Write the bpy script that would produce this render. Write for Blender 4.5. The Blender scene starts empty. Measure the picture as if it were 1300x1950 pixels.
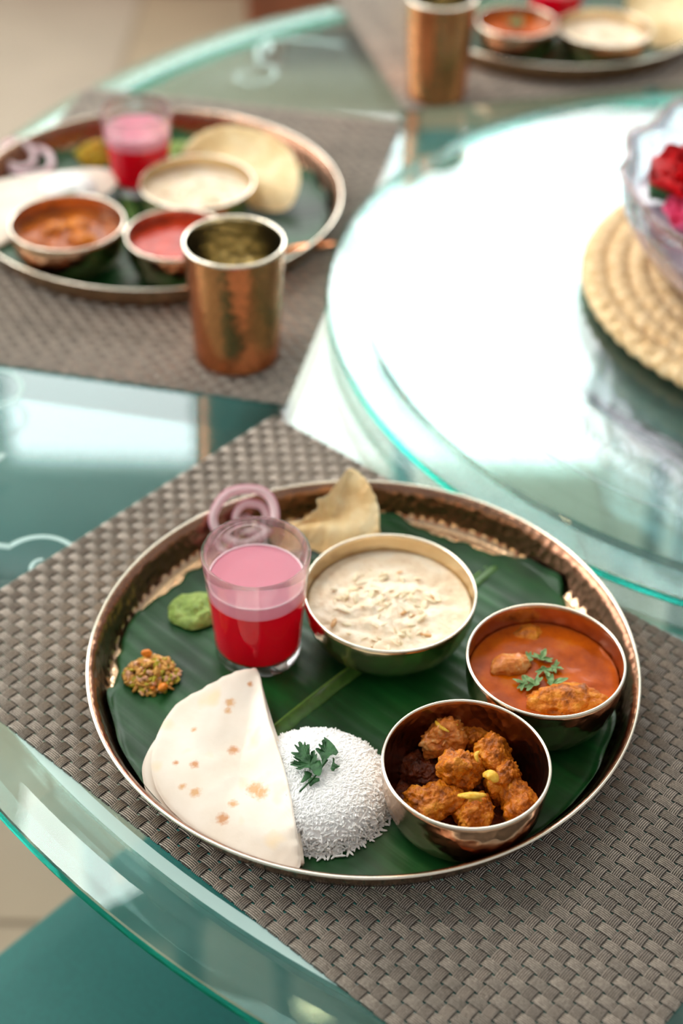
import bpy, bmesh, math, random
import numpy as np
from math import sin, cos, pi, radians, sqrt, atan2
from mathutils import Vector, Matrix, noise

random.seed(7); np.random.seed(7)
SC = bpy.context.scene
COL = SC.collection
T = 0.75                                   # height of the table top above the floor

# ------------------------------------------------------------------ camera
CR = Vector((0.99974462, 0.01449565, 0.017337))
CU = Vector((-0.02259857, 0.64127712, 0.76697651))
CF = Vector((0.0, 0.76717243, -0.64144093))
CP = Vector((0, 0, 0.68565 + T))
FP = 2920.596
cd = bpy.data.cameras.new('camera'); cam = bpy.data.objects.new('camera', cd); COL.objects.link(cam)
cam.matrix_world = Matrix(((CR.x, CU.x, -CF.x, CP.x), (CR.y, CU.y, -CF.y, CP.y), (CR.z, CU.z, -CF.z, CP.z), (0, 0, 0, 1)))
cd.sensor_fit = 'VERTICAL'; cd.sensor_height = 36; cd.lens = FP / 1950 * 36
cd.clip_start = 0.02
cd.dof.use_dof = True; cd.dof.focus_distance = 0.850; cd.dof.aperture_fstop = 3.4
SC.camera = cam

# ------------------------------------------------------------------ light, exposure
WIN = 8.5            # radiance of the daylit panes
LEFT = 8.0
w = bpy.data.worlds.new('world'); SC.world = w; w.use_nodes = True
bg = w.node_tree.nodes['Background']; bg.inputs[0].default_value = (0.95, 0.97, 1.0, 1); bg.inputs[1].default_value = 0.5
SC.view_settings.view_transform = 'Standard'; SC.view_settings.look = 'None'
SC.view_settings.exposure = 0.0; SC.view_settings.gamma = 1
SC.view_settings.use_curve_mapping = False
SC.cycles.max_bounces = 14; SC.cycles.diffuse_bounces = 8; SC.cycles.transparent_max_bounces = 24; SC.cycles.transmission_bounces = 12
SC.cycles.glossy_bounces = 6; SC.cycles.sample_clamp_indirect = 30.0; SC.cycles.blur_glossy = 0.5

def area(name, loc, rot, sx, sy, power, col):
    l = bpy.data.lights.new(name, 'AREA'); l.shape = 'RECTANGLE'; l.size = sx; l.size_y = sy; l.energy = power; l.color = col
    o = bpy.data.objects.new(name, l); o.location = loc; o.rotation_euler = rot; COL.objects.link(o); return o

# ------------------------------------------------------------------ materials
def lin(r, g, b):
    f = lambda c: ((c / 255 + 0.055) / 1.055) ** 2.4 if c > 10 else c / 255 / 12.92
    return (f(r), f(g), f(b), 1)

class NT:
    def __init__(s, name):
        s.m = bpy.data.materials.new(name); s.m.use_nodes = True; s.t = s.m.node_tree
        s.t.nodes.clear(); s.o = s.t.nodes.new('ShaderNodeOutputMaterial')
    def n(s, typ, **kw):
        x = s.t.nodes.new('ShaderNode' + typ)
        for k, v in kw.items():
            if k[0] == '_': setattr(x, k[1:], v)
            else:
                k = k.replace('_', ' ')
                s.put(x.inputs[int(k)] if k.isdigit() else x.inputs[k], v)
        return x
    def put(s, inp, v):
        if isinstance(v, bpy.types.NodeSocket): s.t.links.new(v, inp)
        else: inp.default_value = v
    def out(s, sh): s.t.links.new(sh, s.o.inputs[0]); return s.m
    def ramp(s, fac, *stops):
        r = s.n('ValToRGB'); s.put(r.inputs[0], fac)
        e = r.color_ramp.elements
        while len(e) < len(stops): e.new(0.5)
        for i, (p, c) in enumerate(stops): e[i].position = p; e[i].color = c
        return r.outputs[0]
    def coord(s, scale=(1, 1, 1), rot=0.0):
        c = s.n('TexCoord'); mp = s.n('Mapping'); s.put(mp.inputs[0], c.outputs['Object'])
        mp.inputs['Scale'].default_value = scale; mp.inputs['Rotation'].default_value = (0, 0, rot)
        return mp.outputs[0]
    def noise(s, vec, scale, detail=3, rough=0.5):
        x = s.n('TexNoise'); s.put(x.inputs['Vector'], vec); x.inputs['Scale'].default_value = scale
        x.inputs['Detail'].default_value = detail; x.inputs['Roughness'].default_value = rough
        return x.outputs[0]
    def bump(s, h, strength=0.3, dist=0.001):
        b = s.n('Bump'); s.put(b.inputs['Height'], h); b.inputs['Strength'].default_value = strength
        b.inputs['Distance'].default_value = dist; return b.outputs[0]

def pbsdf(nt, **kw):
    return nt.n('BsdfPrincipled', **kw)

def plain(name, col, rough=0.5, metal=0.0, scale=60, var=0.15, bump=0.0, bd=0.001, **kw):
    nt = NT(name); v = nt.coord()
    nz = nt.noise(v, scale, 4)
    c0 = tuple(max(0, x * (1 - var)) for x in col[:3]) + (1,); c1 = tuple(min(1, x * (1 + var)) for x in col[:3]) + (1,)
    c = nt.ramp(nz, (0.3, c0), (0.7, c1))
    b = pbsdf(nt, Base_Color=c, Roughness=rough, Metallic=metal, **kw)
    if bump: nt.put(b.inputs['Normal'], nt.bump(nz, bump, bd))
    return nt.out(b.outputs[0])

def metal(name, col, rough=0.2, dark=0.6, bscale=140, bstr=0.25, dents=True):
    nt = NT(name); v = nt.coord()
    nz = nt.noise(v, 25, 5, 0.6)
    c = nt.ramp(nz, (0.3, tuple(x * dark for x in col[:3]) + (1,)), (0.65, col))
    b = pbsdf(nt, Base_Color=c, Roughness=rough, Metallic=1.0)
    if dents:
        vo = nt.n('TexVoronoi', Vector=v, Scale=bscale); vo.feature = 'F1'
        nt.put(b.inputs['Normal'], nt.bump(vo.outputs['Distance'], bstr, 0.002))
    return nt.out(b.outputs[0])

def fresnel(nt, ior=1.5):
    g = nt.n('NewGeometry')
    m = nt.n('Mix'); m.data_type = 'FLOAT'
    nt.put(m.inputs[0], g.outputs['Backfacing']); m.inputs[2].default_value = ior; m.inputs[3].default_value = 1 / ior
    return nt.n('Fresnel', IOR=m.outputs[0]).outputs[0]

def sheet_glass(name, tint, rough=0.0):
    nt = NT(name)
    tr = nt.n('BsdfTransparent', Color=tint); gl = nt.n('BsdfGlossy', Roughness=rough, Color=(1, 1, 1, 1))
    mx = nt.n('MixShader'); nt.put(mx.inputs[0], fresnel(nt)); nt.put(mx.inputs[1], tr.outputs[0]); nt.put(mx.inputs[2], gl.outputs[0])
    return nt.out(mx.outputs[0])

def real_glass(name, col, rough=0.0, clear=0.45, ior=1.48):
    nt = NT(name)
    g = nt.n('BsdfGlass', Color=col, Roughness=rough, IOR=ior); tr = nt.n('BsdfTransparent', Color=col)
    mx = nt.n('MixShader'); mx.inputs[0].default_value = clear
    nt.put(mx.inputs[1], g.outputs[0]); nt.put(mx.inputs[2], tr.outputs[0])
    return nt.out(mx.outputs[0])

def emit(name, col, s):
    nt = NT(name); e = nt.n('Emission', Color=col, Strength=s); return nt.out(e.outputs[0])

M = {}
M['pane'] = emit('daylit_pane', (0.98, 1.0, 0.99, 1), WIN)
M['pane_left'] = emit('daylit_pane_side', (1.0, 0.98, 0.95, 1), LEFT)
M['lamp'] = emit('lamp_disc', (1.0, 0.72, 0.42, 1), 45)
M['panel'] = emit('panel_light', (1.0, 0.97, 0.93, 1), 18)
M['wall'] = plain('painted_wall', lin(222, 226, 218), 0.8, scale=8, var=0.05, bump=0.1)
M['ceiling'] = plain('white_ceiling', lin(205, 205, 200), 0.9, scale=8, var=0.03)
M['tile_a'] = plain('floor_tile_light', lin(172, 158, 141), 0.45, scale=5, var=0.06)
M['tile_b'] = plain('floor_tile_tan', lin(166, 148, 124), 0.45, scale=5, var=0.06)
M['grout'] = plain('grout', lin(132, 120, 106), 0.9)
M['wood'] = plain('brown_wood', lin(120, 66, 40), 0.45, scale=14, var=0.3)
M['copperframe'] = plain('copper_frame', lin(205, 140, 115), 0.4, 0.3)
M['tealframe'] = plain('teal_frame', lin(60, 130, 130), 0.5)
M['teal'] = plain('teal_upholstery', lin(4, 92, 86), 0.62, scale=300, var=0.12, bump=0.15)
M['tealpaint'] = plain('teal_paint', lin(20, 128, 118), 0.35)
M['glass'] = sheet_glass('table_glass', (0.80, 0.955, 0.955, 1))
M['glass_ls'] = sheet_glass('turntable_glass', (0.88, 0.97, 0.96, 1))
M['rimglass'] = real_glass('bevel_glass', (0.84, 0.955, 0.935, 1), clear=0.2, ior=1.5)
M['rimglass_ls'] = real_glass('turntable_bevel', (0.93, 0.985, 0.975, 1), clear=0.4, ior=1.5)
M['rimedge'] = real_glass('polished_edge_glass', (0.05, 0.62, 0.50, 1), rough=0.1, clear=0.3, ior=1.5)
M['clear'] = real_glass('clear_glass', (0.98, 0.98, 0.98, 1), clear=0.35)
M['crystal'] = real_glass('crystal_glass', (0.95, 0.93, 0.97, 1), clear=0.25, ior=1.5)
nt = NT('frosted_etch'); d = nt.n('BsdfDiffuse', Color=(0.72, 0.92, 0.88, 1)); tr = nt.n('BsdfTransparent', Color=(1, 1, 1, 1))
mx = nt.n('MixShader'); mx.inputs[0].default_value = 0.55; nt.put(mx.inputs[1], d.outputs[0]); nt.put(mx.inputs[2], tr.outputs[0]); M['etch'] = nt.out(mx.outputs[0])
nt = NT('faint_etch'); d = nt.n('BsdfDiffuse', Color=(0.45, 0.58, 0.58, 1)); tr = nt.n('BsdfTransparent', Color=(1, 1, 1, 1))
mx = nt.n('MixShader'); mx.inputs[0].default_value = 0.7; nt.put(mx.inputs[1], d.outputs[0]); nt.put(mx.inputs[2], tr.outputs[0]); M['etch2'] = nt.out(mx.outputs[0])
M['swivel'] = plain('swivel_metal', lin(92, 112, 104), 0.4, 0.6)
M['bronze'] = metal('hammered_bronze', (0.68, 0.46, 0.31, 1), 0.17, 0.7, 120, 0.22)
M['brass'] = metal('pale_brass', (0.78, 0.60, 0.36, 1), 0.2, 0.8, 120, 0.15)
M['platemetal'] = metal('plate_bronze', (0.66, 0.45, 0.28, 1), 0.2, 0.75, 260, 0.12)
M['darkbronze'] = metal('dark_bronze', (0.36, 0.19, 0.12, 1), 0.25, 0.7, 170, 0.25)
M['rim'] = metal('polished_rim', (0.92, 0.84, 0.70, 1), 0.22, 0.95, dents=False)
M['copper'] = metal('hammered_copper', (0.72, 0.27, 0.11, 1), 0.2, 0.75, 150, 0.2)
M['inner'] = metal('tinned_brass', (0.84, 0.78, 0.62, 1), 0.12, 0.85, 120, 0.2)

# woven vinyl
nt = NT('woven_vinyl'); v = nt.coord(); oi = nt.n('ObjectInfo')
nz = nt.noise(v, 900, 2); c = nt.ramp(nz, (0.3, lin(160, 148, 135)), (0.7, lin(216, 203, 188)))
hs = nt.n('HueSaturation'); nt.put(hs.inputs['Color'], c)
mr = nt.n('MapRange'); nt.put(mr.inputs[0], oi.outputs['Random']); mr.inputs[3].default_value = 0.82; mr.inputs[4].default_value = 1.15
nt.put(hs.inputs['Value'], mr.outputs[0])
b = pbsdf(nt, Base_Color=hs.outputs[0], Roughness=0.38, Metallic=0.35); nt.put(b.inputs['Specular IOR Level'], 0.7)
M['weave'] = nt.out(b.outputs[0])
M['weave_shade'] = plain('weave_gap_shade', lin(26, 20, 16), 0.6)  # near-black tape colour paints in the shade between the strands

# banana leaf: ribs run across the midrib (local x = along the midrib)
def leafmat(name, dark, light):
    nt = NT(name); v = nt.coord((1, 1, 1)); vs = nt.coord((160, 4, 4)); vb = nt.coord((26, 2.5, 3))
    n1 = nt.noise(vs, 1.0, 3); n2 = nt.noise(vb, 1.0, 4, 0.6); n3 = nt.noise(v, 16, 4)
    mixn = nt.n('Math', _operation='MULTIPLY'); nt.put(mixn.inputs[0], n2); nt.put(mixn.inputs[1], n3)
    c = nt.ramp(mixn.outputs[0], (0.14, dark), (0.42, light))
    mx = nt.n('Mix'); mx.data_type = 'RGBA'; mx.blend_type = 'MULTIPLY'; mx.inputs[0].default_value = 0.6
    nt.put(mx.inputs[6], c); nt.put(mx.inputs[7], nt.ramp(n1, (0.35, (0.6, 0.6, 0.6, 1)), (0.6, (1, 1, 1, 1))))
    ad = nt.n('Math', _operation='ADD'); nt.put(ad.inputs[0], n1); nt.put(ad.inputs[1], n2)
    b = pbsdf(nt, Base_Color=mx.outputs[2], Roughness=0.42); b.inputs['Specular IOR Level'].default_value = 0.35; nt.put(b.inputs['Normal'], nt.bump(ad.outputs[0], 0.3, 0.0012))
    return nt.out(b.outputs[0])
M['leaf'] = leafmat('banana_leaf', lin(2, 40, 12), lin(22, 96, 38))
M['midrib'] = plain('leaf_midrib', lin(98, 140, 50), 0.4, scale=200, var=0.25)
M['midrib2'] = plain('leaf_midrib_groove', lin(60, 100, 36), 0.4, scale=200, var=0.25)

def food(name, stops, scale, rough=0.4, bump=0.4, bd=0.002, sss=0.0, coat=0.0, detail=5, spec=0.3):
    nt = NT(name); v = nt.coord(); nz = nt.noise(v, scale, detail, 0.6)
    b = pbsdf(nt, Base_Color=nt.ramp(nz, *stops), Roughness=rough); b.inputs['Specular IOR Level'].default_value = spec
    if sss: b.inputs['Subsurface Weight'].default_value = sss; b.inputs['Subsurface Radius'].default_value = (1, 0.7, 0.5); b.inputs['Subsurface Scale'].default_value = 0.004
    b.inputs['Coat Weight'].default_value = coat
    n2 = nt.noise(v, scale * 2.3, 4)
    nt.put(b.inputs['Normal'], nt.bump(n2, bump, bd))
    return nt.out(b.outputs[0])
M['chicken'] = food('masala_chicken', ((0.3, lin(124, 58, 0)), (0.5, lin(206, 112, 6)), (0.72, lin(236, 160, 44))), 130, 0.42, 0.9, 0.003, coat=0.12)
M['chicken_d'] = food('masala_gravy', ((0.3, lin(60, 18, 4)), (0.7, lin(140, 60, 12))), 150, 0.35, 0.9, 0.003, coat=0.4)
M['meat'] = food('pale_meat', ((0.3, lin(190, 92, 20)), (0.55, lin(216, 130, 50)), (0.75, lin(240, 200, 130))), 160, 0.4, 0.5, 0.002, coat=0.3)
M['gravy'] = food('orange_gravy', ((0.3, lin(146, 56, 0)), (0.55, lin(188, 82, 0)), (0.75, lin(206, 110, 2))), 45, 0.2, 0.3, 0.001, spec=0.22)
M['gravy_b'] = food('brown_gravy', ((0.3, lin(120, 50, 5)), (0.6, lin(190, 96, 12))), 60, 0.3, 0.4, 0.002)
M['gravy_r'] = food('red_gravy', ((0.3, lin(140, 24, 0)), (0.6, lin(200, 50, 0))), 60, 0.3, 0.3, 0.002)
M['yellow'] = food('yellow_sliver', ((0.3, lin(214, 150, 20)), (0.7, lin(246, 206, 84))), 300, 0.35, 0.2, sss=0.2)
M['cream'] = food('cream_pudding', ((0.3, lin(228, 200, 166)), (0.5, lin(244, 224, 196)), (0.7, lin(250, 238, 218))), 70, 0.3, 0.5, 0.003, sss=0.15)
M['flake'] = food('cream_flake', ((0.3, lin(240, 216, 172)), (0.7, lin(252, 240, 214))), 140, 0.4, 0.3, sss=0.15)
M['flake_d'] = food('toasted_flake', ((0.3, lin(206, 150, 92)), (0.7, lin(232, 188, 134))), 140, 0.4, 0.3)
M['rice'] = food('white_rice', ((0.3, lin(240, 240, 236)), (0.7, lin(252, 252, 250))), 200, 0.5, 0.1)
nt = NT('white_rice'); d = nt.n('BsdfDiffuse', Color=(0.98, 0.98, 0.965, 1)); tl = nt.n('BsdfTranslucent', Color=(0.97, 0.97, 0.95, 1)); gl = nt.n('BsdfGlossy', Roughness=0.35, Color=(1, 1, 1, 1))
mx = nt.n('MixShader'); mx.inputs[0].default_value = 0.08; nt.put(mx.inputs[1], d.outputs[0]); nt.put(mx.inputs[2], tl.outputs[0])
m2 = nt.n('MixShader'); m2.inputs[0].default_value = 0.03; nt.put(m2.inputs[1], mx.outputs[0]); nt.put(m2.inputs[2], gl.outputs[0]); M['rice'] = nt.out(m2.outputs[0])
M['green'] = food('green_chutney', ((0.25, lin(92, 116, 44)), (0.5, lin(132, 158, 72)), (0.72, lin(160, 180, 100))), 110, 0.45, 0.9, 0.003, sss=0.1)
M['carrot'] = food('carrot', ((0.3, lin(214, 112, 20)), (0.7, lin(240, 154, 50))), 150, 0.35, 0.2)
M['rel_a'] = food('relish_tan', ((0.3, lin(176, 110, 36)), (0.7, lin(236, 184, 96))), 300, 0.45, 0.4)
M['rel_b'] = food('relish_green', ((0.3, lin(140, 130, 20)), (0.7, lin(212, 194, 64))), 300, 0.45, 0.4)
M['rel_c'] = food('relish_pink', ((0.3, lin(214, 150, 112)), (0.7, lin(246, 206, 170))), 300, 0.45, 0.4)
M['rel_y'] = food('relish_yellow', ((0.3, lin(170, 120, 8)), (0.7, lin(216, 172, 24))), 200, 0.45, 0.4)
for nm_, c1 in (('onion', lin(255, 240, 242)), ('onion_d', lin(242, 200, 212))):
    nt = NT(nm_ + '_flesh'); d = nt.n('BsdfDiffuse', Color=c1); tl = nt.n('BsdfTranslucent', Color=c1); gl = nt.n('BsdfGlossy', Roughness=0.3, Color=(1, 1, 1, 1))
    mx = nt.n('MixShader'); mx.inputs[0].default_value = 0.5; nt.put(mx.inputs[1], d.outputs[0]); nt.put(mx.inputs[2], tl.outputs[0])
    m2 = nt.n('MixShader'); m2.inputs[0].default_value = 0.05; nt.put(m2.inputs[1], mx.outputs[0]); nt.put(m2.inputs[2], gl.outputs[0]); M[nm_] = nt.out(m2.outputs[0])
M['herb'] = food('herb_leaf', ((0.3, lin(20, 62, 30)), (0.7, lin(52, 104, 54))), 200, 0.5, 0.4)
M['herb_l'] = food('herb_leaf_pale', ((0.3, lin(80, 120, 64)), (0.7, lin(130, 160, 104))), 200, 0.5, 0.4)
M['stem'] = plain('herb_stem', lin(96, 140, 70), 0.5)

# flatbread with toasted spots; spots = (x, y, radius) in the bread's own coordinates
def bread_mat(name, spots):
    nt = NT(name); v = nt.coord()
    n1 = nt.noise(v, 30, 4); base = nt.ramp(n1, (0.3, lin(228, 213, 194)), (0.7, lin(240, 231, 218)))
    n2 = nt.noise(v, 52, 2, 0.4); sp = nt.ramp(n2, (0.62, (0, 0, 0, 1)), (0.76, (1, 1, 1, 1)))
    mx = nt.n('Mix'); mx.data_type = 'RGBA'; nt.put(mx.inputs[0], sp); nt.put(mx.inputs[6], base); mx.inputs[7].default_value = lin(236, 214, 180)
    col = mx.outputs[2]
    wob = nt.n('TexNoise'); nt.put(wob.inputs['Vector'], v); wob.inputs['Scale'].default_value = 420; wob.inputs['Detail'].default_value = 3
    for k, (x, y, r) in enumerate(spots):
        sub = nt.n('VectorMath', _operation='SUBTRACT'); nt.put(sub.inputs[0], v); sub.inputs[1].default_value = (x, y, 0)
        flat = nt.n('VectorMath', _operation='MULTIPLY'); nt.put(flat.inputs[0], sub.outputs[0]); flat.inputs[1].default_value = (1, 1, 0)
        ln = nt.n('VectorMath', _operation='LENGTH'); nt.put(ln.inputs[0], flat.outputs[0])
        ad = nt.n('Math', _operation='MULTIPLY_ADD'); nt.put(ad.inputs[0], wob.outputs[0]); ad.inputs[1].default_value = r * 1.6; nt.put(ad.inputs[2], ln.outputs['Value'])
        f = nt.n('MapRange'); nt.put(f.inputs[0], ad.outputs[0]); f.inputs[1].default_value = r * 2.1; f.inputs[2].default_value = r * 1.2; f.inputs[3].default_value = 0; f.inputs[4].default_value = .85
        m2 = nt.n('Mix'); m2.data_type = 'RGBA'; nt.put(m2.inputs[0], f.outputs[0]); nt.put(m2.inputs[6], col); m2.inputs[7].default_value = lin(214, 158, 98) if k % 3 else lin(200, 130, 66)
        col = m2.outputs[2]
    b = pbsdf(nt, Base_Color=col, Roughness=0.65); nt.put(b.inputs['Normal'], nt.bump(nt.noise(v, 120, 4), 0.35, 0.001))
    return nt.out(b.outputs[0])
M['roti'] = bread_mat('flatbread', [])
M['toast'] = food('toasted_spot', ((0.3, lin(204, 140, 76)), (0.7, lin(226, 178, 122))), 260, 0.6, 0.3)
M['papad'] = food('fried_cracker', ((0.3, lin(216, 176, 118)), (0.5, lin(238, 208, 154)), (0.7, lin(248, 228, 184))), 55, 0.45, 0.8, 0.003, sss=0.1)

# drink
nt = NT('red_drink'); d = nt.n('BsdfDiffuse', Color=(1.0, 0.006, 0.05, 1)); tl = nt.n('BsdfTranslucent', Color=(1.0, 0.006, 0.05, 1))
mx = nt.n('MixShader'); mx.inputs[0].default_value = 0.55; nt.put(mx.inputs[1], d.outputs[0]); nt.put(mx.inputs[2], tl.outputs[0])
M['drink'] = nt.out(mx.outputs[0])
nt = NT('pink_foam'); d = nt.n('BsdfDiffuse', Color=lin(248, 190, 206)); tl = nt.n('BsdfTranslucent', Color=lin(252, 196, 210))
mx = nt.n('MixShader'); mx.inputs[0].default_value = 0.5; nt.put(mx.inputs[1], d.outputs[0]); nt.put(mx.inputs[2], tl.outputs[0]); M['foam'] = nt.out(mx.outputs[0])
M['foamline'] = plain('pale_foam_edge', lin(246, 212, 218), 0.3, scale=120, var=0.04)
M['redpetal'] = food('red_petal', ((0.3, lin(168, 0, 8)), (0.7, lin(224, 6, 22))), 60, 0.5, 0.2)
M['pinkpetal'] = food('pink_petal', ((0.3, lin(228, 50, 110)), (0.7, lin(250, 120, 160))), 60, 0.5, 0.2)
nt = NT('cloudy_water'); b = pbsdf(nt, Base_Color=lin(206, 192, 204), Roughness=0.08); b.inputs['Transmission Weight'].default_value = 0.35; M['water'] = nt.out(b.outputs[0])
M['straw'] = food('natural_straw', ((0.3, lin(190, 148, 96)), (0.5, lin(226, 192, 142)), (0.72, lin(242, 218, 176))), 160, 0.6, 0.5, 0.002)

# ------------------------------------------------------------------ geometry helpers
def at(px, py, z=0.0):
    """point at height z above the table top seen at pixel (px,py) of the 1300x1950 frame"""
    d = CF + CR * ((px - 650) / FP) - CU * ((py - 975) / FP)
    t = (z + T - CP.z) / d.z
    return CP + d * t

def tag(o, label=None, cat=None, group=None, kind=None):
    if label: o['label'] = label
    if cat: o['category'] = cat
    if group: o['group'] = group
    if kind: o['kind'] = kind
    return o

def thing(name, label, cat, loc=(0, 0, 0), rz=0.0, group=None, parent=None):
    o = bpy.data.objects.new(name, None); o.empty_display_size = 0.02; COL.objects.link(o)
    o.location = loc; o.rotation_euler = (0, 0, rz); return tag(o, label, cat, group)

def mesh(name, V, F, mats, smooth=True, fm=None, angle=None):
    me = bpy.data.meshes.new(name)
    me.from_pydata([tuple(v) for v in V], [], [tuple(f) for f in F])
    for m in (mats if isinstance(mats, (list, tuple)) else [mats]): me.materials.append(m)
    if fm is not None: me.polygons.foreach_set('material_index', fm)
    me.polygons.foreach_set('use_smooth', [smooth] * len(me.polygons))
    me.update()
    bm = bmesh.new(); bm.from_mesh(me); bmesh.ops.recalc_face_normals(bm, faces=bm.faces); bm.to_mesh(me); bm.free()
    if smooth and angle: me.set_sharp_from_angle(angle=radians(angle))
    return me

def ob(name, me, parent=None, loc=(0, 0, 0), rot=(0, 0, 0), world=False):
    o = bpy.data.objects.new(name, me); COL.objects.link(o)
    if parent is not None: o.parent = parent
    if world and parent is not None:
        bpy.context.view_layer.update()
        L = Matrix.Translation(Vector(loc)) @ Matrix.Rotation(rot[2], 4, 'Z')
        o.matrix_local = (Matrix.Translation(parent.location) @ parent.rotation_euler.to_matrix().to_4x4()).inverted() @ L
    else:
        o.location = loc; o.rotation_euler = rot
    return o

class G:
    """collects shapes into one mesh"""
    def __init__(s): s.V = []; s.F = []; s.m = []
    def add(s, V, F, mi=0):
        k = len(s.V); s.V += [tuple(v) for v in V]; s.F += [tuple(i + k for i in f) for f in F]; s.m += [mi] * len(F); return s
    def box(s, c, d, rz=0, mi=0):
        x, y, z = [a / 2 for a in d]; cs, sn = cos(rz), sin(rz)
        V = [(c[0] + cs * a * x - sn * b * y, c[1] + sn * a * x + cs * b * y, c[2] + e * z) for a in (-1, 1) for b in (-1, 1) for e in (-1, 1)]
        return s.add(V, [(0, 1, 3, 2), (4, 6, 7, 5), (0, 4, 5, 1), (2, 3, 7, 6), (0, 2, 6, 4), (1, 5, 7, 3)], mi)
    def tube(s, P, R, n=8, mi=0, flat=1.0):
        P = [Vector(p) for p in P]; V = []; F = []
        if not isinstance(R, (list, tuple)): R = [R] * len(P)
        for i, p in enumerate(P):
            t = (P[min(i + 1, len(P) - 1)] - P[max(i - 1, 0)]).normalized()
            u = t.cross(Vector((0, 0, 1)))
            if u.length < 1e-3: u = Vector((1, 0, 0))
            u.normalize(); q = u.cross(t)
            for k in range(n):
                a = 2 * pi * k / n; V.append(p + u * cos(a) * R[i] + q * sin(a) * R[i] * flat)
        for i in range(len(P) - 1):
            for k in range(n): F.append((i * n + k, i * n + (k + 1) % n, (i + 1) * n + (k + 1) % n, (i + 1) * n + k))
        F.append(tuple(range(n))[::-1]); F.append(tuple((len(P) - 1) * n + k for k in range(n)))
        return s.add(V, F, mi)
    def lathe(s, prof, n=96, c=(0, 0, 0), mi=0, closed=False, disp=None, mis=None):
        V = []; F = []; mm = []
        for i, (r, z) in enumerate(prof):
            for k in range(n):
                a = 2 * pi * k / n; rr, zz = r, z
                if disp: rr, zz = disp(i, a, r, z)
                V.append((c[0] + rr * cos(a), c[1] + rr * sin(a), c[2] + zz))
        m_ = len(prof)
        for i in range(m_ if closed else m_ - 1):
            j = (i + 1) % m_
            for k in range(n):
                F.append((i * n + k, i * n + (k + 1) % n, j * n + (k + 1) % n, j * n + k)); mm.append(mis[i] if mis else mi)
        if not closed:
            if prof[0][0] > 1e-6: F.append(tuple(range(n))[::-1]); mm.append(mis[0] if mis else mi)
            if prof[-1][0] > 1e-6: F.append(tuple((m_ - 1) * n + k for k in range(n))); mm.append(mis[-1] if mis else mi)
        k = len(s.V); s.V += V; s.F += [tuple(i + k for i in f) for f in F]; s.m += mm
        return s
    def ell(s, c, r, rot=None, nu=6, nv=4, mi=0):
        V = []; F = []
        for i in range(nv + 1):
            th = pi * i / nv
            for k in range(nu):
                p = Vector((r[0] * cos(th), r[1] * sin(th) * cos(2 * pi * k / nu), r[2] * sin(th) * sin(2 * pi * k / nu)))
                if rot: p = rot @ p
                V.append(p + Vector(c))
        for i in range(nv):
            for k in range(nu): F.append((i * nu + k, i * nu + (k + 1) % nu, (i + 1) * nu + (k + 1) % nu, (i + 1) * nu + k))
        return s.add(V, F, mi)
    def mesh(s, name, mats, smooth=True, angle=None): return mesh(name, s.V, s.F, mats, smooth, s.m, angle)

def fb(p, sc, seed=0.0, oct=3):
    v = Vector(p) * sc + Vector((seed * 7.13, seed * 3.7, seed * 1.9)); r = 0; a = 1
    for _ in range(oct): r += a * noise.noise(v); v = v * 2.03; a *= 0.5
    return r

def slab(outline, thick, zf, rings=12, mat=None, name='slab', up=None, edge=0.75, under=None, cen=None):
    """thick sheet inside a star-shaped outline of (x,y) points; zf(x,y,s) gives the underside height, s = 0 centre..1 edge"""
    n = len(outline); cx = sum(p[0] for p in outline) / n; cy = sum(p[1] for p in outline) / n
    if cen: cx, cy = cen
    V = []; F = []
    def layer(top):
        st = len(V)
        V.append((cx, cy, zf(cx, cy, 0) + (thick if top else 0) + (up(cx, cy, 0) if (up and top) else 0)))
        for i in range(1, rings + 1):
            s_ = i / rings
            s2 = 1 - (1 - s_) ** 1.25
            for p in outline:
                x = cx + (p[0] - cx) * s2; y = cy + (p[1] - cy) * s2
                e = sqrt(max(0, 1 - max(0, (s2 - (1 - edge_w)) / edge_w) ** 2.5))
                h = zf(x, y, s2)
                if top: h += thick * (0.5 + 0.5 * e) + ((up(x, y, s2) * e) if up else 0)
                else: h += thick * (0.5 - 0.5 * e)
                V.append((x, y, h))
        return st
    edge_w = 1 - edge if edge < 1 else 0.05
    a = layer(True); b = layer(False)
    for st, fl in ((a, False), (b, True)):
        for k in range(n):
            f = (st, st + 1 + k, st + 1 + (k + 1) % n); F.append(f[::-1] if fl else f)
        for i in range(rings - 1):
            for k in range(n):
                f = (st + 1 + i * n + k, st + 1 + (i + 1) * n + k, st + 1 + (i + 1) * n + (k + 1) % n, st + 1 + i * n + (k + 1) % n); F.append(f[::-1] if fl else f)
    o1 = a + 1 + (rings - 1) * n; o2 = b + 1 + (rings - 1) * n
    for k in range(n): F.append((o1 + k, o2 + k, o2 + (k + 1) % n, o1 + (k + 1) % n))
    return mesh(name, V, F, mat)

def smooth_outline(P, n=72, closed=True):
    """Catmull-Rom through the points (any tuple length), resampled"""
    P = [Vector(p) for p in P]; m = len(P); out = []
    for i in range(m):
        p0, p1, p2, p3 = P[(i - 1) % m], P[i], P[(i + 1) % m], P[(i + 2) % m]
        k = max(1, n // m)
        for j in range(k):
            t = j / k
            out.append(0.5 * ((2 * p1) + (p2 - p0) * t + (2 * p0 - 5 * p1 + 4 * p2 - p3) * t * t + (3 * p1 - p0 - 3 * p2 + p3) * t ** 3))
    return out

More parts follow.
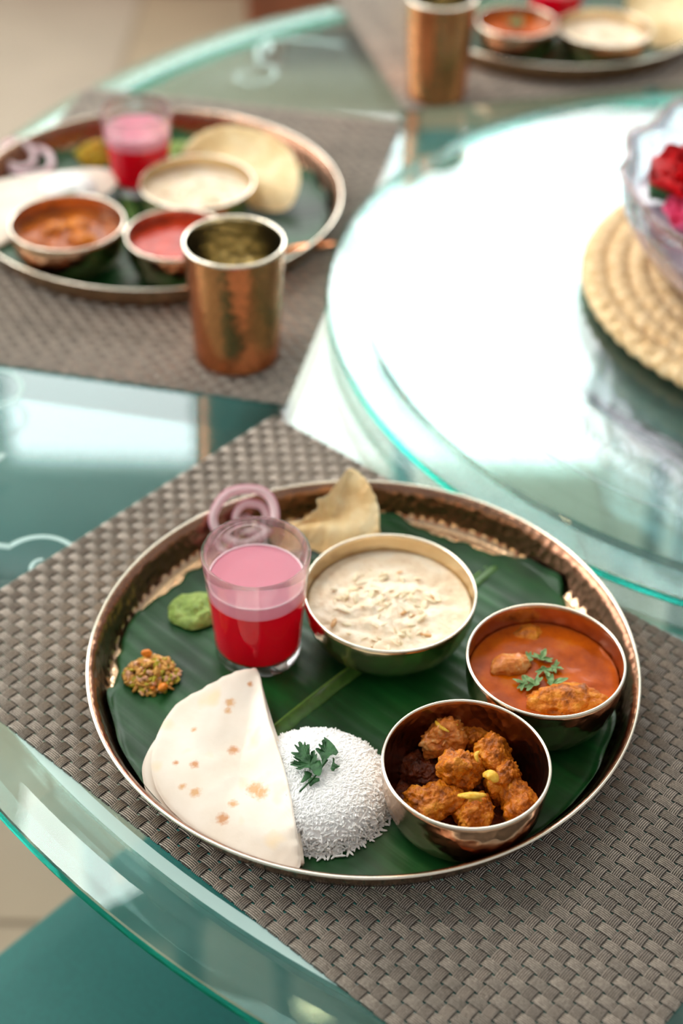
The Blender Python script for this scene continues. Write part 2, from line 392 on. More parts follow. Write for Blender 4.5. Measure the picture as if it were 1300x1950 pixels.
def blob(name, r, mat, seed, rough=0.25, sc=60, sub=4, squash=None):
    bm = bmesh.new(); bmesh.ops.create_icosphere(bm, subdivisions=sub, radius=1)
    for v in bm.verts:
        d = v.co.copy(); p = Vector((d.x * r[0], d.y * r[1], d.z * r[2]))
        k = 1 + rough * fb(p, sc, seed, 4) + rough * 0.6 * abs(fb(p, sc * 3.5, seed + 3, 2))
        v.co = p * k
        if squash is not None and v.co.z < squash: v.co.z = squash
    me = bpy.data.meshes.new(name); bm.to_mesh(me); bm.free(); me.materials.append(mat)
    me.polygons.foreach_set('use_smooth', [True] * len(me.polygons)); return me

# ------------------------------------------------------------------ the room
def struct(name, me, loc=(0, 0, 0), rot=(0, 0, 0)):
    return tag(ob(name, me, None, loc, rot), kind='structure')

XL, XR, YB, YF, ZC = -2.4, 3.0, 3.7, -1.6, 3.25
fl = G().box(((XL + XR) / 2, (YB + YF) / 2, -0.03), (XR - XL, YB - YF, 0.05)).mesh('floor', M['grout'], False)
floor = struct('floor', fl)
TS = 0.9
tme = []
for m in ('tile_a', 'tile_b'):
    g = G(); h = TS / 2 - 0.002
    g.add([(-h, -h, 0), (h, -h, 0), (h, h, 0), (-h, h, 0), (-h + .002, -h + .002, 0.004), (h - .002, -h + .002, 0.004), (h - .002, h - .002, 0.004), (-h + .002, h - .002, 0.004)],
          [(4, 5, 6, 7), (0, 1, 5, 4), (1, 2, 6, 5), (2, 3, 7, 6), (3, 0, 4, 7), (3, 2, 1, 0)])
    tme.append(g.mesh('floor_tile', M[m], False))
for i in range(6):
    for j in range(6):
        x = -0.512 + TS / 2 + (i - 2) * TS; y = 3.7 - TS / 2 - j * TS
        if XL - 0.2 < x < XR + .2 and y > YF:
            if x - TS / 2 < XL: continue
            ob('floor_tile', tme[0 if i < 2 else 1], floor, (x, y, -0.005))
def windowed(name, x0, x1, z0, z1, wx0, wx1, wz0, wz1):
    g = G(); t = 0.12
    for a, b, c, d in ((x0, wx0, z0, z1), (wx1, x1, z0, z1), (wx0, wx1, z0, wz0), (wx0, wx1, wz1, z1)):
        g.box(((a + b) / 2, 0, (c + d) / 2), (b - a, t, d - c))
    return g.mesh(name, M['wall'], False)
WX0, WX1, WZ0, WZ1 = -1.05, 2.2, 1.80, 2.99
struct('wall_back', windowed('wall_back', XL, XR, 0, ZC, WX0, WX1, WZ0, WZ1), (0, YB + .06, 0))
struct('wall_left', windowed('wall_left', -YB, -YF, 0, ZC, -3.2, -0.6, 0.9, 2.7), (XL - .06, 0, 0), (0, 0, -pi / 2))
struct('ceiling', G().box(((XL + XR) / 2, (YB + 0.3) / 2, ZC + .05), (XR - XL, YB - 0.3, 0.1)).mesh('ceiling', M['ceiling'], False))
struct('baseboard_back', G().box(((XL + XR) / 2, YB - .01, 0.05), (XR - XL, 0.02, 0.1)).mesh('baseboard_back', M['wood'], False))
wn = struct('window_1', G().box(((WX0 + WX1) / 2, YB - .01, WZ0 - 0.02), (WX1 - WX0 + .1, 0.1, 0.04)).mesh('window_sill', M['ceiling'], False))
edges = [WX0, -0.40, 1.45, WX1]
for i in range(3):
    a, b = edges[i] + (0.0 if i else 0.03), edges[i + 1] - 0.03
    ob('pane', G().box(((a + b) / 2, YB + .06, (WZ0 + WZ1) / 2), (b - a, 0.01, WZ1 - WZ0)).mesh('pane', M['pane'], False), wn)
for i in range(1, 3):
    x = edges[i]
    if i == 1:
        ob('mullion', G().box((x - 0.035, YB + .02, (WZ0 + WZ1) / 2), (0.022, 0.08, WZ1 - WZ0)).mesh('mullion', M['copperframe'], False), wn)
        ob('mullion', G().box((x + 0.012, YB + .02, (WZ0 + WZ1) / 2), (0.07, 0.06, WZ1 - WZ0)).mesh('mullion', M['tealframe'], False), wn)
    else:
        ob('mullion', G().box((x - 0.015, YB + .03, (WZ0 + WZ1) / 2), (0.03, 0.06, WZ1 - WZ0)).mesh('mullion', M['ceiling'], False), wn)
w2 = struct('window_2', G().box((XL + .01, 1.9, 0.88), (0.1, 2.7, 0.04)).mesh('window_sill', M['ceiling'], False))
for k in range(3):
    a = 0.6 + k * 2.6 / 3
    ob('pane', G().box((XL - .06, a + 1.3 / 3, 1.8), (0.01, 2.6 / 3 - .06, 1.8)).mesh('pane', M['pane_left'], False), w2)
    if k: ob('mullion', G().box((XL - .03, a, 1.8), (0.08, 0.06, 1.8)).mesh('mullion', M['ceiling'], False), w2)

CPX, CPY = -1.38, 1.50
def ceiling_light(x, y, where):
    t = thing('ceiling_light', 'small round recessed ceiling light ' + where, 'ceiling light', (x, y, ZC), 0, 'recessed ceiling lights')
    ob('trim_ring', G().lathe([(0.055, 0), (0.055, -0.008), (0.042, -0.010), (0.042, 0)], 24, closed=True).mesh('trim_ring', M['ceiling']), t)
    ob('lamp_disc', G().lathe([(0.0, -0.003), (0.041, -0.003)], 24).mesh('lamp_disc', M['lamp']), t)
for x, y, wh in ((-0.9, 1.2, 'over the left end of the table'), (0.2, 2.6, 'near the window wall'), (0.75, 1.5, 'over the middle of the table'), (-0.2, 0.75, 'over the near plate')):
    ceiling_light(x, y, wh)

cp_ = thing('ceiling_panel', 'square white ceiling light panel over the left of the table', 'ceiling light', (CPX, CPY, ZC), .15)
ob('panel_frame', G().box((0, 0, -.008), (.80, .80, .016)).mesh('panel_frame', M['ceiling'], False), cp_)
ob('diffuser', G().box((0, 0, -.018), (.74, .74, .006)).mesh('diffuser', M['panel'], False), cp_)

# sideboard against the back wall
sb = thing('sideboard', 'brown wooden sideboard on the floor behind the table', 'sideboard', (0.42, YB - 0.25, 0))
ob('cabinet_body', G().box((0, 0, 0.42), (1.3, 0.4, 0.66)).box((0, 0, .77), (1.36, .44, .03)).mesh('cabinet_body', M['wood'], False), sb)
for x in (-.60, .60):
    for y in (-.16, .16): ob('leg', G().box((x, y, 0.045), (0.06, 0.06, 0.09)).mesh('leg', M['wood'], False), sb)
for k in range(3):
    dd = ob('cabinet_door', G().box((-.43 + k * .43, -.205, .42), (.41, .015, .6)).mesh('cabinet_door', M['wood'], False), sb)
    ob('knob', G().ell((-.43 + k * .43 + .16, -.22, .45), (.012, .012, .012), nu=10, nv=8).mesh('knob', M['brass']), dd)

# ------------------------------------------------------------------ table and turntable
LC = (0.383596, 1.085019)
RT, RL = 0.7814, 0.3993
tb = thing('dining_table', 'round clear glass dining table with a thick polished edge', 'table', (LC[0], LC[1], 0))
ob('glass_top', G().lathe([(0, T - .014), (RT - .038, T - .014), (RT - .038, T), (0, T)], 180).mesh('glass_top', M['glass'], True, 30), tb)
RB = RT - .0375
pr = [(RB, T), (RB, T - .0142), (RT - .004, T - .0142), (RT - .001, T - .0132), (RT, T - .0115), (RT, T - .0085), (RT - .001, T - .0058), (RT - .002, T - .0050), (RT - .020, T)]
ob('polished_edge', G().lathe(pr, 240, closed=True, mis=[0, 0, 0, 1, 1, 1, 0, 0, 0]).mesh('polished_edge', [M['rimglass'], M['rimedge']], True, 14), tb)
ob('etched_line', G().lathe([(0.738, T + .0001), (0.738, T + .0003), (0.7455, T + .0003), (0.7455, T + .0001)], 240, closed=True).mesh('etched_line', M['etch'], False), tb)
# scrolls etched round the top
def scroll():
    P = []
    for k in range(40):
        t = k / 39; a = -2.2 * pi * t ** 1.1 + 0.6; r = 0.034 * (1 - 0.82 * t)
        P.append((r * cos(a), r * sin(a) * 0.9, 0))
    g = G(); g.tube(P, [0.0022 * (1 - 0.4 * k / 39) for k in range(40)], 6, flat=0.08)
    Q = [(0.028 + 0.10 * t, 0.015 + 0.05 * sin(pi * t) - .03 * t, 0) for t in [k / 14 for k in range(15)]]
    g.tube(Q, [0.0028] * 15, 6, flat=0.08)
    Q = [(0.05 + 0.03 * t, 0.03 + 0.03 * t * t, 0) for t in [k / 8 for k in range(9)]]
    g.tube(Q, [0.004 * sin(pi * (.05 + .9 * k / 8)) + .0005 for k in range(9)], 6, flat=0.08)
    return g.mesh('etched_scroll', M['etch'])
sm = scroll()
for k in range(20):
    a = 2 * pi * k / 20 + 0.20
    ob('etched_scroll', sm, tb, (0.665 * cos(a), 0.665 * sin(a), T + .0003), (0, 0, a - pi / 2))
ob('pedestal', G().lathe([(0.30, 0.0), (0.30, 0.02), (0.12, 0.05), (0.075, 0.12), (0.06, 0.35), (0.08, 0.6), (0.20, T - .035), (0.22, T - .015), (0, T - .015)], 64).mesh('pedestal', M['swivel'], True, 40), tb)

ls = thing('turntable', 'round glass turntable raised in the middle of the glass table', 'turntable', (LC[0], LC[1], T))
ob('glass_disc', G().lathe([(0, .0085), (RL - .030, .0085), (RL - .030, .0205), (0, .0205)], 180).mesh('glass_disc', M['glass_ls'], True, 30), ls)
pr = [(RL - .0296, .0205), (RL - .0296, .0085), (RL - .003, .0085), (RL - .0008, .0093), (RL, .0110), (RL, .0140), (RL - .001, .0155), (RL - .002, .0162)]
ob('polished_edge', G().lathe(pr, 240, closed=True, mis=[0, 0, 0, 1, 1, 1, 0, 0]).mesh('polished_edge', [M['rimglass_ls'], M['rimedge']], True, 14), ls)
ob('swivel_base', G().lathe([(0.0, .0008), (0.224, .0008), (0.228, .002), (0.228, .0065), (0.222, .008), (0, .008)], 96).mesh('swivel_base', M['swivel'], True, 40), ls)
for r in (0.256, 0.3225):
    ob('etched_ring', G().lathe([(r, .0206), (r, .0208), (r + .0022, .0208), (r + .0022, .0206)], 200, closed=True).mesh('etched_ring', M['etch2'], False), ls)
def motif():
    g = G()
    for sgn in (-1, 1):
        P = [(t * 0.042 - .021, sgn * 0.012 * sin(pi * t), 0) for t in [k / 12 for k in range(13)]]
        g.tube(P, 0.0007, 5, flat=0.15)
    P = [(0.006 * cos(a) * (1 - a / 9), 0.006 * sin(a) * (1 - a / 9) + .02, 0) for a in [k * .4 for k in range(18)]]
    g.tube(P, 0.0006, 5, flat=0.15)
    g.tube([(-.018, 0, 0), (.018, 0, 0)], 0.0005, 5, flat=0.15)
    return g.mesh('etched_leaf', M['etch2'])
mm_ = motif()
for k in range(44):
    a = 2 * pi * k / 44
    ob('etched_leaf', mm_, ls, (0.290 * cos(a), 0.290 * sin(a), .0207), (0, 0, a + 0.35))

# round woven trivet: concentric braided coils
tv = thing('woven_trivet', 'round natural straw woven trivet under the glass flower bowl', 'trivet', (LC[0] + .006, LC[1], T + .0208))
RV = 0.195
ncoil = 11
for c in range(ncoil):
    rc = RV - 0.009 - c * 0.0178
    if rc < 0.012: break
    n = max(24, int(2 * pi * rc / 0.0042)); nr = max(4, int(round(2 * pi * rc / 0.0165)))
    V = []; F = []
    for k in range(n):
        a = 2 * pi * k / n; ph = (a / (2 * pi) * nr) % 1.0
        for j in range(12):
            b = 2 * pi * j / 12
            tw = ((ph + 0.20 * sin(b) + (0.25 if cos(b) > 0 else -0.25)) % 1.0)
            bul = 0.50 + 0.66 * abs(sin(pi * tw)) ** .8
            rr = rc + 0.0112 * cos(b) * (0.70 + .32 * bul); z = 0.0088 + 0.0085 * sin(b) * bul
            V.append((rr * cos(a), rr * sin(a), max(z, 0.0004)))
    for k in range(n):
        for j in range(12):
            F.append((k * 12 + j, k * 12 + (j + 1) % 12, ((k + 1) % n) * 12 + (j + 1) % 12, ((k + 1) % n) * 12 + j))
    ob('braided_coil', mesh('braided_coil', V, F, M['straw']), tv)

# ------------------------------------------------------------------ glass flower bowl
FZ = T + .0208 + .0184
fbo = None
def scal(i, a, r, z):
    k = 1.0 + 0.016 * max(0.0, (z - .02) / .06) * cos(14 * a)
    return r * k, z + (0.0025 * cos(14 * a) if z > .078 else 0)
prof = [(0.0, .0005), (.098, .0005), (.110, .003), (.132, .014), (.152, .032), (.163, .050), (.167, .066), (.169, .080), (.172, .086), (.168, .0868), (.161, .080), (.158, .066), (.154, .051), (.144, .034), (.125, .0185), (.100, .009), (0, .008)]
fbo = tag(ob('flower_bowl', G().lathe(prof, 144, disp=scal).mesh('flower_bowl', M['crystal']), None, (LC[0], LC[1], FZ)),
          'large scalloped clear glass bowl of floating roses on the straw trivet', 'bowl')
tag(ob('water', G().lathe([(0, .0084), (.0995, .0094), (.1245, .0190), (.1435, .0345), (.1535, .0512), (.1545, .056), (0, .056)], 96).mesh('water', M['water'], True, 40), None, (LC[0], LC[1], FZ)),
    'cloudy water filling the glass flower bowl', 'water')
def petal(r, ang, tilt, lift, mat, seed):
    V = []; F = []; n, m = 9, 7
    for i in range(n):
        for j in range(m):
            u = i / (n - 1); v_ = (j / (m - 1) - .5) * 2
            wd = r * 0.62 * sin(pi * (0.12 + 0.80 * u)) ** 0.7
            x = u * r; y = v_ * wd; z = lift * u * u * r + 0.35 * r * v_ * v_ * (1 - .4 * u) + .03 * r * sin(9 * v_ + seed)
            p = Matrix.Rotation(-tilt, 3, 'Y') @ Vector((x, y, z)); V.append(Matrix.Rotation(ang, 3, 'Z') @ p)
    for i in range(n - 1):
        for j in range(m - 1): F.append((i * m + j, (i + 1) * m + j, (i + 1) * m + j + 1, i * m + j + 1))
    k = len(V); V += [v - Vector((0, 0, .0012)) for v in V]
    F += [tuple(x + k for x in f)[::-1] for f in F]
    bd = [i * m for i in range(n)] + [(n - 1) * m + j for j in range(1, m)] + [i * m + m - 1 for i in range(n - 2, -1, -1)] + [j for j in range(m - 2, 0, -1)]
    for a, b in zip(bd, bd[1:] + bd[:1]): F.append((a, b, b + k, a + k))
    return mesh('petal', V, F, mat)
def rose(loc, R, mat, label, seed):
    t = thing('rose', label, 'flower', loc, 0, 'roses in the glass bowl')
    k = 0
    for ring, (cnt, rr, tl, lf) in enumerate(((6, R, 0.25, .2), (5, R * .8, .7, .25), (4, R * .58, 1.1, .2), (3, R * .38, 1.35, .1))):
        for j in range(cnt):
            ob('petal', petal(rr, 2 * pi * j / cnt + ring * .6 + seed, tl, lf, mat, seed + k), t, (0, 0, .002 * ring)); k += 1
    return t
pz = .056 + FZ - T
rp = at(1335, 345, pz + .02); rose((rp.x, rp.y, T + pz + .004), .048, M['redpetal'], 'red rose floating in the glass flower bowl', .3)
rp = at(1330, 425, pz + .01); rose((rp.x, rp.y, T + pz + .003), .032, M['pinkpetal'], 'pink rose floating in front of the red rose', 1.7)
rp = at(1400, 380, pz + .01); rose((rp.x + .02, rp.y + .02, T + pz + .004), .034, M['pinkpetal'], 'pink rose at the middle of the glass flower bowl', 2.4)
lf = petal(.045, 0, .12, .05, M['herb'], 4); lf.name = 'rose_leaf'
lp = at(1262, 385, pz); tag(ob('rose_leaf', lf, None, (lp.x - .012, lp.y, T + pz + .004), (0, 0, -.1)), 'dark green rose leaf floating at the left side of the glass bowl', 'leaf')

# ------------------------------------------------------------------ chairs
def chair(loc, rz, label):
    t = thing('dining_chair', label, 'chair', loc, rz, 'teal dining chairs round the table')
    # local +y = away from table; seat centred on the origin
    n = 18; V = []; F = []
    W2, D2 = .195, .225
    def sq(i, s_, z):
        a = 2 * pi * i / 64; c, s2 = cos(a), sin(a); e = 0.22
        return (W2 * s_ * (abs(c) ** e) * (1 if c >= 0 else -1), D2 * s_ * (abs(s2) ** e) * (1 if s2 >= 0 else -1), z)
    lev = [(0.0, .415), (.96, .415), (1.0, .425), (1.01, .445), (.99, .462), (.95, .470), (.8, .476), (.5, .480), (0.0, .482)]
    for s_, z in lev:
        for i in range(64): V.append(sq(i, max(s_, .001), z))
    for l in range(len(lev) - 1):
        for i in range(64): F.append((l * 64 + i, l * 64 + (i + 1) % 64, (l + 1) * 64 + (i + 1) % 64, (l + 1) * 64 + i))
    ob('seat', mesh('seat', V, F, M['teal']), t)
    for x in (-.165, .165):
        ob('leg', G().tube([(x, -.19, .415), (x * 1.06, -.205, 0.001)], [.018, .012], 10).mesh('leg', M['tealpaint']), t)
        ob('leg', G().tube([(x * 1.03, .245, 0.001), (x, .205, .415), (x, .22, .75), (x, .245, 1.03)], [.012, .018, .016, .012], 10).mesh('leg', M['tealpaint']), t)
    ob('seat_frame', G().box((0, 0, .40), (.35, .40, .03)).mesh('seat_frame', M['tealpaint'], False), t)
    for x in (-.13, 0.0, .13):
        ob('spindle', G().tube([(x, .222, .60), (x, .238, 1.0)], .008, 8).mesh('spindle', M['tealpaint']), t)
    ob('back_rail', G().box((0, .215, .60), (.33, .016, .04)).mesh('back_rail', M['tealpaint'], False), t)
    ob('top_rail', G().box((0, .242, 1.02), (.36, .022, .05)).mesh('top_rail', M['tealpaint'], False), t)
    return t
def seatpos(dx, dy, dist): return (LC[0] + dx * dist, LC[1] + dy * dist, 0)
chair(seatpos(-.651, -.759, .74), atan2(-.759, -.651) - pi / 2, 'teal dining chair below the near edge of the glass table')
chair(seatpos(-.969, .246, .72), atan2(.246, -.969) - pi / 2, 'teal dining chair seen through the glass at the left')
chair((.25, 1.785, 0), 0.0, 'teal dining chair at the far side, behind the farthest plate')

# ------------------------------------------------------------------ placemats, strip by strip
PM, PN = 0.0081, 0.00724
def strip_mesh(name, L, pitch, width, phase, ribs, samples=5, A=.00062, th=.0013, ncross=60):
    # separate rounded strands on a tape coloured dark as painted shade in the gaps
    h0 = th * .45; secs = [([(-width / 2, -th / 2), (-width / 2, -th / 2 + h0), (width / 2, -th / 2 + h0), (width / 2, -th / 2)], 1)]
    pw = width / ribs
    for k in range(ribs):
        c0 = -width / 2 + pw * (k + .5); w_ = pw * .29
        secs.append(([(c0 - w_, -th / 2 + h0 * .8), (c0 - w_ * .8, th * .18), (c0, th * .42), (c0 + w_ * .8, th * .18), (c0 + w_, -th / 2 + h0 * .8)], 0))
    V = []; F = []; fm = []; S = int(ncross * samples)
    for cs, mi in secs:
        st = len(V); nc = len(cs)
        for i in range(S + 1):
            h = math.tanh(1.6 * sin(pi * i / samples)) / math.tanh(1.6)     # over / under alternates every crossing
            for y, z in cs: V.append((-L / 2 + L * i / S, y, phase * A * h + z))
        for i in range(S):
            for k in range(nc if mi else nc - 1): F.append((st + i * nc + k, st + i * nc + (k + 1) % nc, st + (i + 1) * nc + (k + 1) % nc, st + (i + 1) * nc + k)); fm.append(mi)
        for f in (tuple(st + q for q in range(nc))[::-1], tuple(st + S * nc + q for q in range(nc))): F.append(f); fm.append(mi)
    return mesh(name, V, F, [M['weave'], M['weave_shade']], True, fm, 60)
NL, NS = 61, 46                                # strips across the length, strips across the depth
LM, LN = NL * PM, NS * PN                      # 0.494 x 0.333
sets = {}
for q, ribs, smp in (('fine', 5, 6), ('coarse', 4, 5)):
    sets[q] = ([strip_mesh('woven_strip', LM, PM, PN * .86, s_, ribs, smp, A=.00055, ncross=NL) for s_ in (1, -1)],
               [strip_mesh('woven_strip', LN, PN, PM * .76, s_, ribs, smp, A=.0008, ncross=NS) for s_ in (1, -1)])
def placemat(cx, cy, ang, q, label):
    t = thing('placemat', label, 'placemat', (cx, cy, T + .00145), ang, 'woven placemats')
    a, b = sets[q]
    for j in range(NS): ob('woven_strip', a[j % 2], t, (0, -LN / 2 + PN * (j + .5), 0))
    for i in range(NL): ob('woven_strip', b[(i + 1) % 2], t, (-LM / 2 + PM * (i + .5), 0, 0), (0, 0, pi / 2))
    return t
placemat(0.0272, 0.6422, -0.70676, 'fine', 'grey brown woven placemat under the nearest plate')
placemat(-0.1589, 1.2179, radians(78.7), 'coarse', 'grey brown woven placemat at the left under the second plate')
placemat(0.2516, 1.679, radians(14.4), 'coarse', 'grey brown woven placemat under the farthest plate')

# ------------------------------------------------------------------ plates
ZM = T + .00285
NPL = 240
def dimple(a, z):
    return 0.0
def thali(cx, cy, label):
    R = .165
    prof = [(0, 0), (.1505, 0), (.1535, .0012), (.1560, .006), (.1610, .0215), (.1636, .0242), (.1648, .0246), (.1650, .0236), (.1640, .0225), (.1618, .0205), (.1566, .0070), (.1538, .0019), (.1510, .0012), (0, .0012)]
    # note: wall is hammered in small facets
    P2 = []
    for (r0, z0), (r1, z1) in zip(prof, prof[1:]):
        k = 5 if abs(z1 - z0) > .01 else 1
        for j in range(k): P2.append((r0 + (r1 - r0) * j / k, z0 + (z1 - z0) * j / k))
    P2.append(prof[-1]); m_in = next(i for i, q in enumerate(P2) if q[0] >= .1648)
    def dsp(i, a, r, z):
        if .003 < z < .0215 and r > .15:
            d = .00014 * sin(110 * a + 3 * sin(z * 600)) * sin(z * 900 + 2 * sin(17 * a))
            return r + d, z
        return r, z
    zmid = .0236
    o = ob('thali_plate', G().lathe(P2, 480, disp=dsp, mis=[1 if i < m_in else 0 for i in range(len(P2))]).mesh('thali_plate', [M['platemetal'], M['darkbronze']]), None, (cx, cy, ZM))
    tag(o, label, 'plate', 'round metal plates')
    ob('rim', G().lathe([(.1651 + .0010 * cos(t), .0243 + .0009 * sin(t)) for t in [2 * pi * k / 8 for k in range(8)]], 240, closed=True).mesh('rim', M['rim']), o)
    return o
PL = [(0.01527, 0.65576), (-0.1715, 1.2257), (0.2251, 1.677)]
thali(*PL[0], 'large round bronze plate in front, lined with banana leaf')
thali(*PL[1], 'round bronze plate at the left behind the near plate')
thali(*PL[2], 'round bronze plate at the top right, farthest away')

ZF = .00285 + .0012                 # plate floor above the table
def leaf(cx, cy, ang, label, seed, notch=None):
    n = 260; rings = 60; V = []; F = []; ca, sa = cos(ang), sin(ang)
    def rad(a):
        r = .1535 + .0022 * noise.noise(Vector((cos(a) * 2 + seed, sin(a) * 2, 0))) + .0008 * sin(23 * a + seed)
        aw = a + ang                     # world angle
        if notch:
            for (a0, wd, dp) in notch:
                dlt = (aw - a0 + pi) % (2 * pi) - pi
                r -= dp * math.exp(-(dlt / wd) ** 4) * (1 + .12 * sin(60 * dlt) + .1 * sin(31 * dlt))
        return r
    def hz(x, y, s_, r):
        rr = sqrt(x * x + y * y)
        z = .0003 + .00035 * (1 + sin(2 * pi * x / .0105 + .8 * sin(30 * y + seed))) * min(1, 2.5 * s_) * (0.4 + .6 * noise.noise(Vector((x * 30, y * 8, seed))) ** 2 * 2)
        z += max(0, .0018 * fb((x, y, 0), 22, seed, 2)) * min(1, 3 * s_)
        if rr > .1515: z += (rr - .1515) * 2.6
        elif s_ > .9: z += .0012 * (s_ - .9) / .1
        return z
    R = [rad(2 * pi * k / n) for k in range(n)]
    for lay in (1, 0):
        for i in range(rings + 1):
            s_ = i / rings
            for k in range(n):
                a = 2 * pi * k / n; r = R[k] * s_; x, y = r * cos(a), r * sin(a)
                V.append((x, y, hz(x, y, s_, r) + (.00045 if lay else 0)))
    N = (rings + 1) * n
    for l in (0, N):
        for i in range(rings):
            for k in range(n):
                f = (l + i * n + k, l + (i + 1) * n + k, l + (i + 1) * n + (k + 1) % n, l + i * n + (k + 1) % n); F.append(f if l == 0 else f[::-1])
    for k in range(n): F.append((rings * n + k, N + rings * n + k, N + rings * n + (k + 1) % n, rings * n + (k + 1) % n))
    me = mesh('banana_leaf', V, F, M['leaf'])
    o = ob('banana_leaf', me, None, (cx, cy, T + ZF), (0, 0, ang)); tag(o, label, 'leaf', 'banana leaves lining the plates')
    return o
def midrib(o, yo, x0, x1):
    g = G(); n = 30
    for i, (dy, w_, mi, h) in enumerate(((0, .0052, 0, .30), (.0048, .0010, 1, .9))):
        P = [(x0 + (x1 - x0) * k / n, yo + dy + .0015 * sin(x0 + k * .2), .0013) for k in range(n + 1)]
        g.tube(P, [w_ * (1 - .45 * k / n) for k in range(n + 1)], 10, mi=mi, flat=h)
    ob('midrib', g.mesh('midrib', [M['midrib2'], M['midrib']]), o)
la = math.atan2(.1035, .0892)
pa, pb = Vector((-.0253, .62)) - Vector(PL[0]), Vector((.1093, .7679)) - Vector(PL[0])
ldir = (pb - pa).angle_signed(Vector((1, 0)))
o = leaf(PL[0][0], PL[0][1], ldir, 'glossy green banana leaf covering the floor of the near plate', 1.3,
         notch=[(1.10, .26, .010), (2.30, .42, .009), (.42, .14, .006), (3.1, .15, .004)])
offs = -sin(ldir) * pa.x + cos(ldir) * pa.y
midrib(o, offs, -.075, .140)
o = leaf(PL[1][0], PL[1][1], ldir + 1.05, 'green banana leaf covering the second plate, under its bowls', 2.3); midrib(o, .02, -.14, .14)
o = leaf(PL[2][0], PL[2][1], ldir + 2.1, 'green banana leaf on the farthest plate', 3.3); midrib(o, -.02, -.14, .14)

# ------------------------------------------------------------------ bowls
ZB = .0058
def bowl(x, y, R, h, rb, label, mo='bronze', mi='bronze', zb=ZB, dent=.0004, group='small metal bowls'):
    out = []; n = 16
    for k in range(n + 1):
        t = k / n; z = h * t
        # flat foot, quickly bulging, then a nearly straight wall
        r = rb + (R - rb) * (1 - (1 - t) ** 2.6) ** .62
        out.append((r, z))
    out = [(0, 0)] + out
    th = .0011
    inn = [(max(0, r - th), max(z, th) if z < h * .5 else z) for r, z in out[::-1]]
    prof = out + [(R - th * .5, h + .0004)] + inn
    m0 = len(out)
    def dsp(i, a, r, z):
        if r < .01 or z > h * .93 or z < .002: return r, z
        N = int(2 * pi * R / .0115); row = int(z / .0085); u = (a / (2 * pi) * N + .5 * (row % 2)) % 1 - .5; v_ = (z / .0085) % 1 - .5
        d = max(0, 1 - 3.2 * (u * u + v_ * v_))
        return r - dent * d, z
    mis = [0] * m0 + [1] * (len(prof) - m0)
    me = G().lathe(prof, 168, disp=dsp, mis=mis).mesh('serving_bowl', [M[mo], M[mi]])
    o = ob('serving_bowl', me, None, (x, y, T + zb)); tag(o, label, 'bowl', group)
    ob('rim', G().lathe([(R - .0006 + .00095 * cos(t), h + .0002 + .0008 * sin(t)) for t in [2 * pi * k / 8 for k in range(8)]], 144, closed=True).mesh('rim', M['rim']), o)
    def rin(z):
        t = z / h; return rb + (R - rb) * (1 - (1 - t) ** 2.6) ** .62 - th
    o['_r'] = 0; del o['_r']
    return o, rin
def pool(name, x, y, rin, z, zb, mat, label, cat, bumpf=None, kind=None, group=None, gap=.0006):
    """liquid or food filling a bowl up to height z above the bowl's foot"""
    P = [(0, .0016)]
    for k in range(8):
        zz = .0016 + (z - .0016) * k / 7; P.append((rin(zz) - gap, zz))
    nt_ = 30
    for k in range(1, nt_ + 1): P.append(((rin(z) - gap) * (1 - k / nt_), z))
    def dsp(i, a, r, zz):
        if bumpf and i > 8 and r > 0.0005:
            e = min(1, (rin(z) - r) / .004); return r, zz + bumpf(x + r * cos(a), y + r * sin(a)) * e
        return r, zz
    o = ob(name, G().lathe(P, 120, disp=dsp).mesh(name, mat), None, (x, y, T + zb)); tag(o, label, cat, group, kind); return o

# kheer bowl on plate 1
def pudding(x, y, R, h, rb, lbl, plbl, seed, fine=True):
    o, rin = bowl(x, y, R, h, rb, lbl, 'brass', 'brass')
    lev = h * .70
    def bf(px_, py_):
        d = sqrt((px_ - x + .006) ** 2 + (py_ - y + .006) ** 2) / R
        return (.0026 * fb((px_, py_, 0), 110, seed, 4) + .003 * max(0, 1 - d * d * 1.6)) * max(0, 1.15 - d)
    p = pool('milk_pudding', x, y, rin, lev, ZB, M['cream'], plbl, 'pudding', bf, 'stuff')
    for mname, cnt, mi in (('flake', 80 if fine else 50, 0), ('flake_d', 9 if fine else 6, 1)):
        g = G()
        for _ in range(cnt):
            a = random.uniform(0, 2 * pi); rr = (R - .012) * sqrt(random.random()) * .88
            fx, fy = rr * cos(a) - .003, rr * sin(a) - .004
            L = random.uniform(.002, .0055); wd = L * random.uniform(.25, .5)
            ro = Matrix.Rotation(random.uniform(0, pi), 3, 'Z') @ Matrix.Rotation(random.uniform(-.6, .6), 3, 'Y') @ Matrix.Rotation(random.uniform(-.5, .5), 3, 'X')
            g.ell((fx, fy, lev + bf(x + fx, y + fy) + .0004), (L, wd, wd * .45), ro, 7, 5)
        ob(mname.replace('_d', ''), g.mesh('flake', M[mname]), p, (0, 0, 0))['kind'] = 'stuff'
    return p
pudding(.0309, .6924, .0533, .0384, .0287, 'wide pale brass bowl of milk pudding on the near plate', 'creamy milk pudding with flakes in the near wide bowl', 1.1)

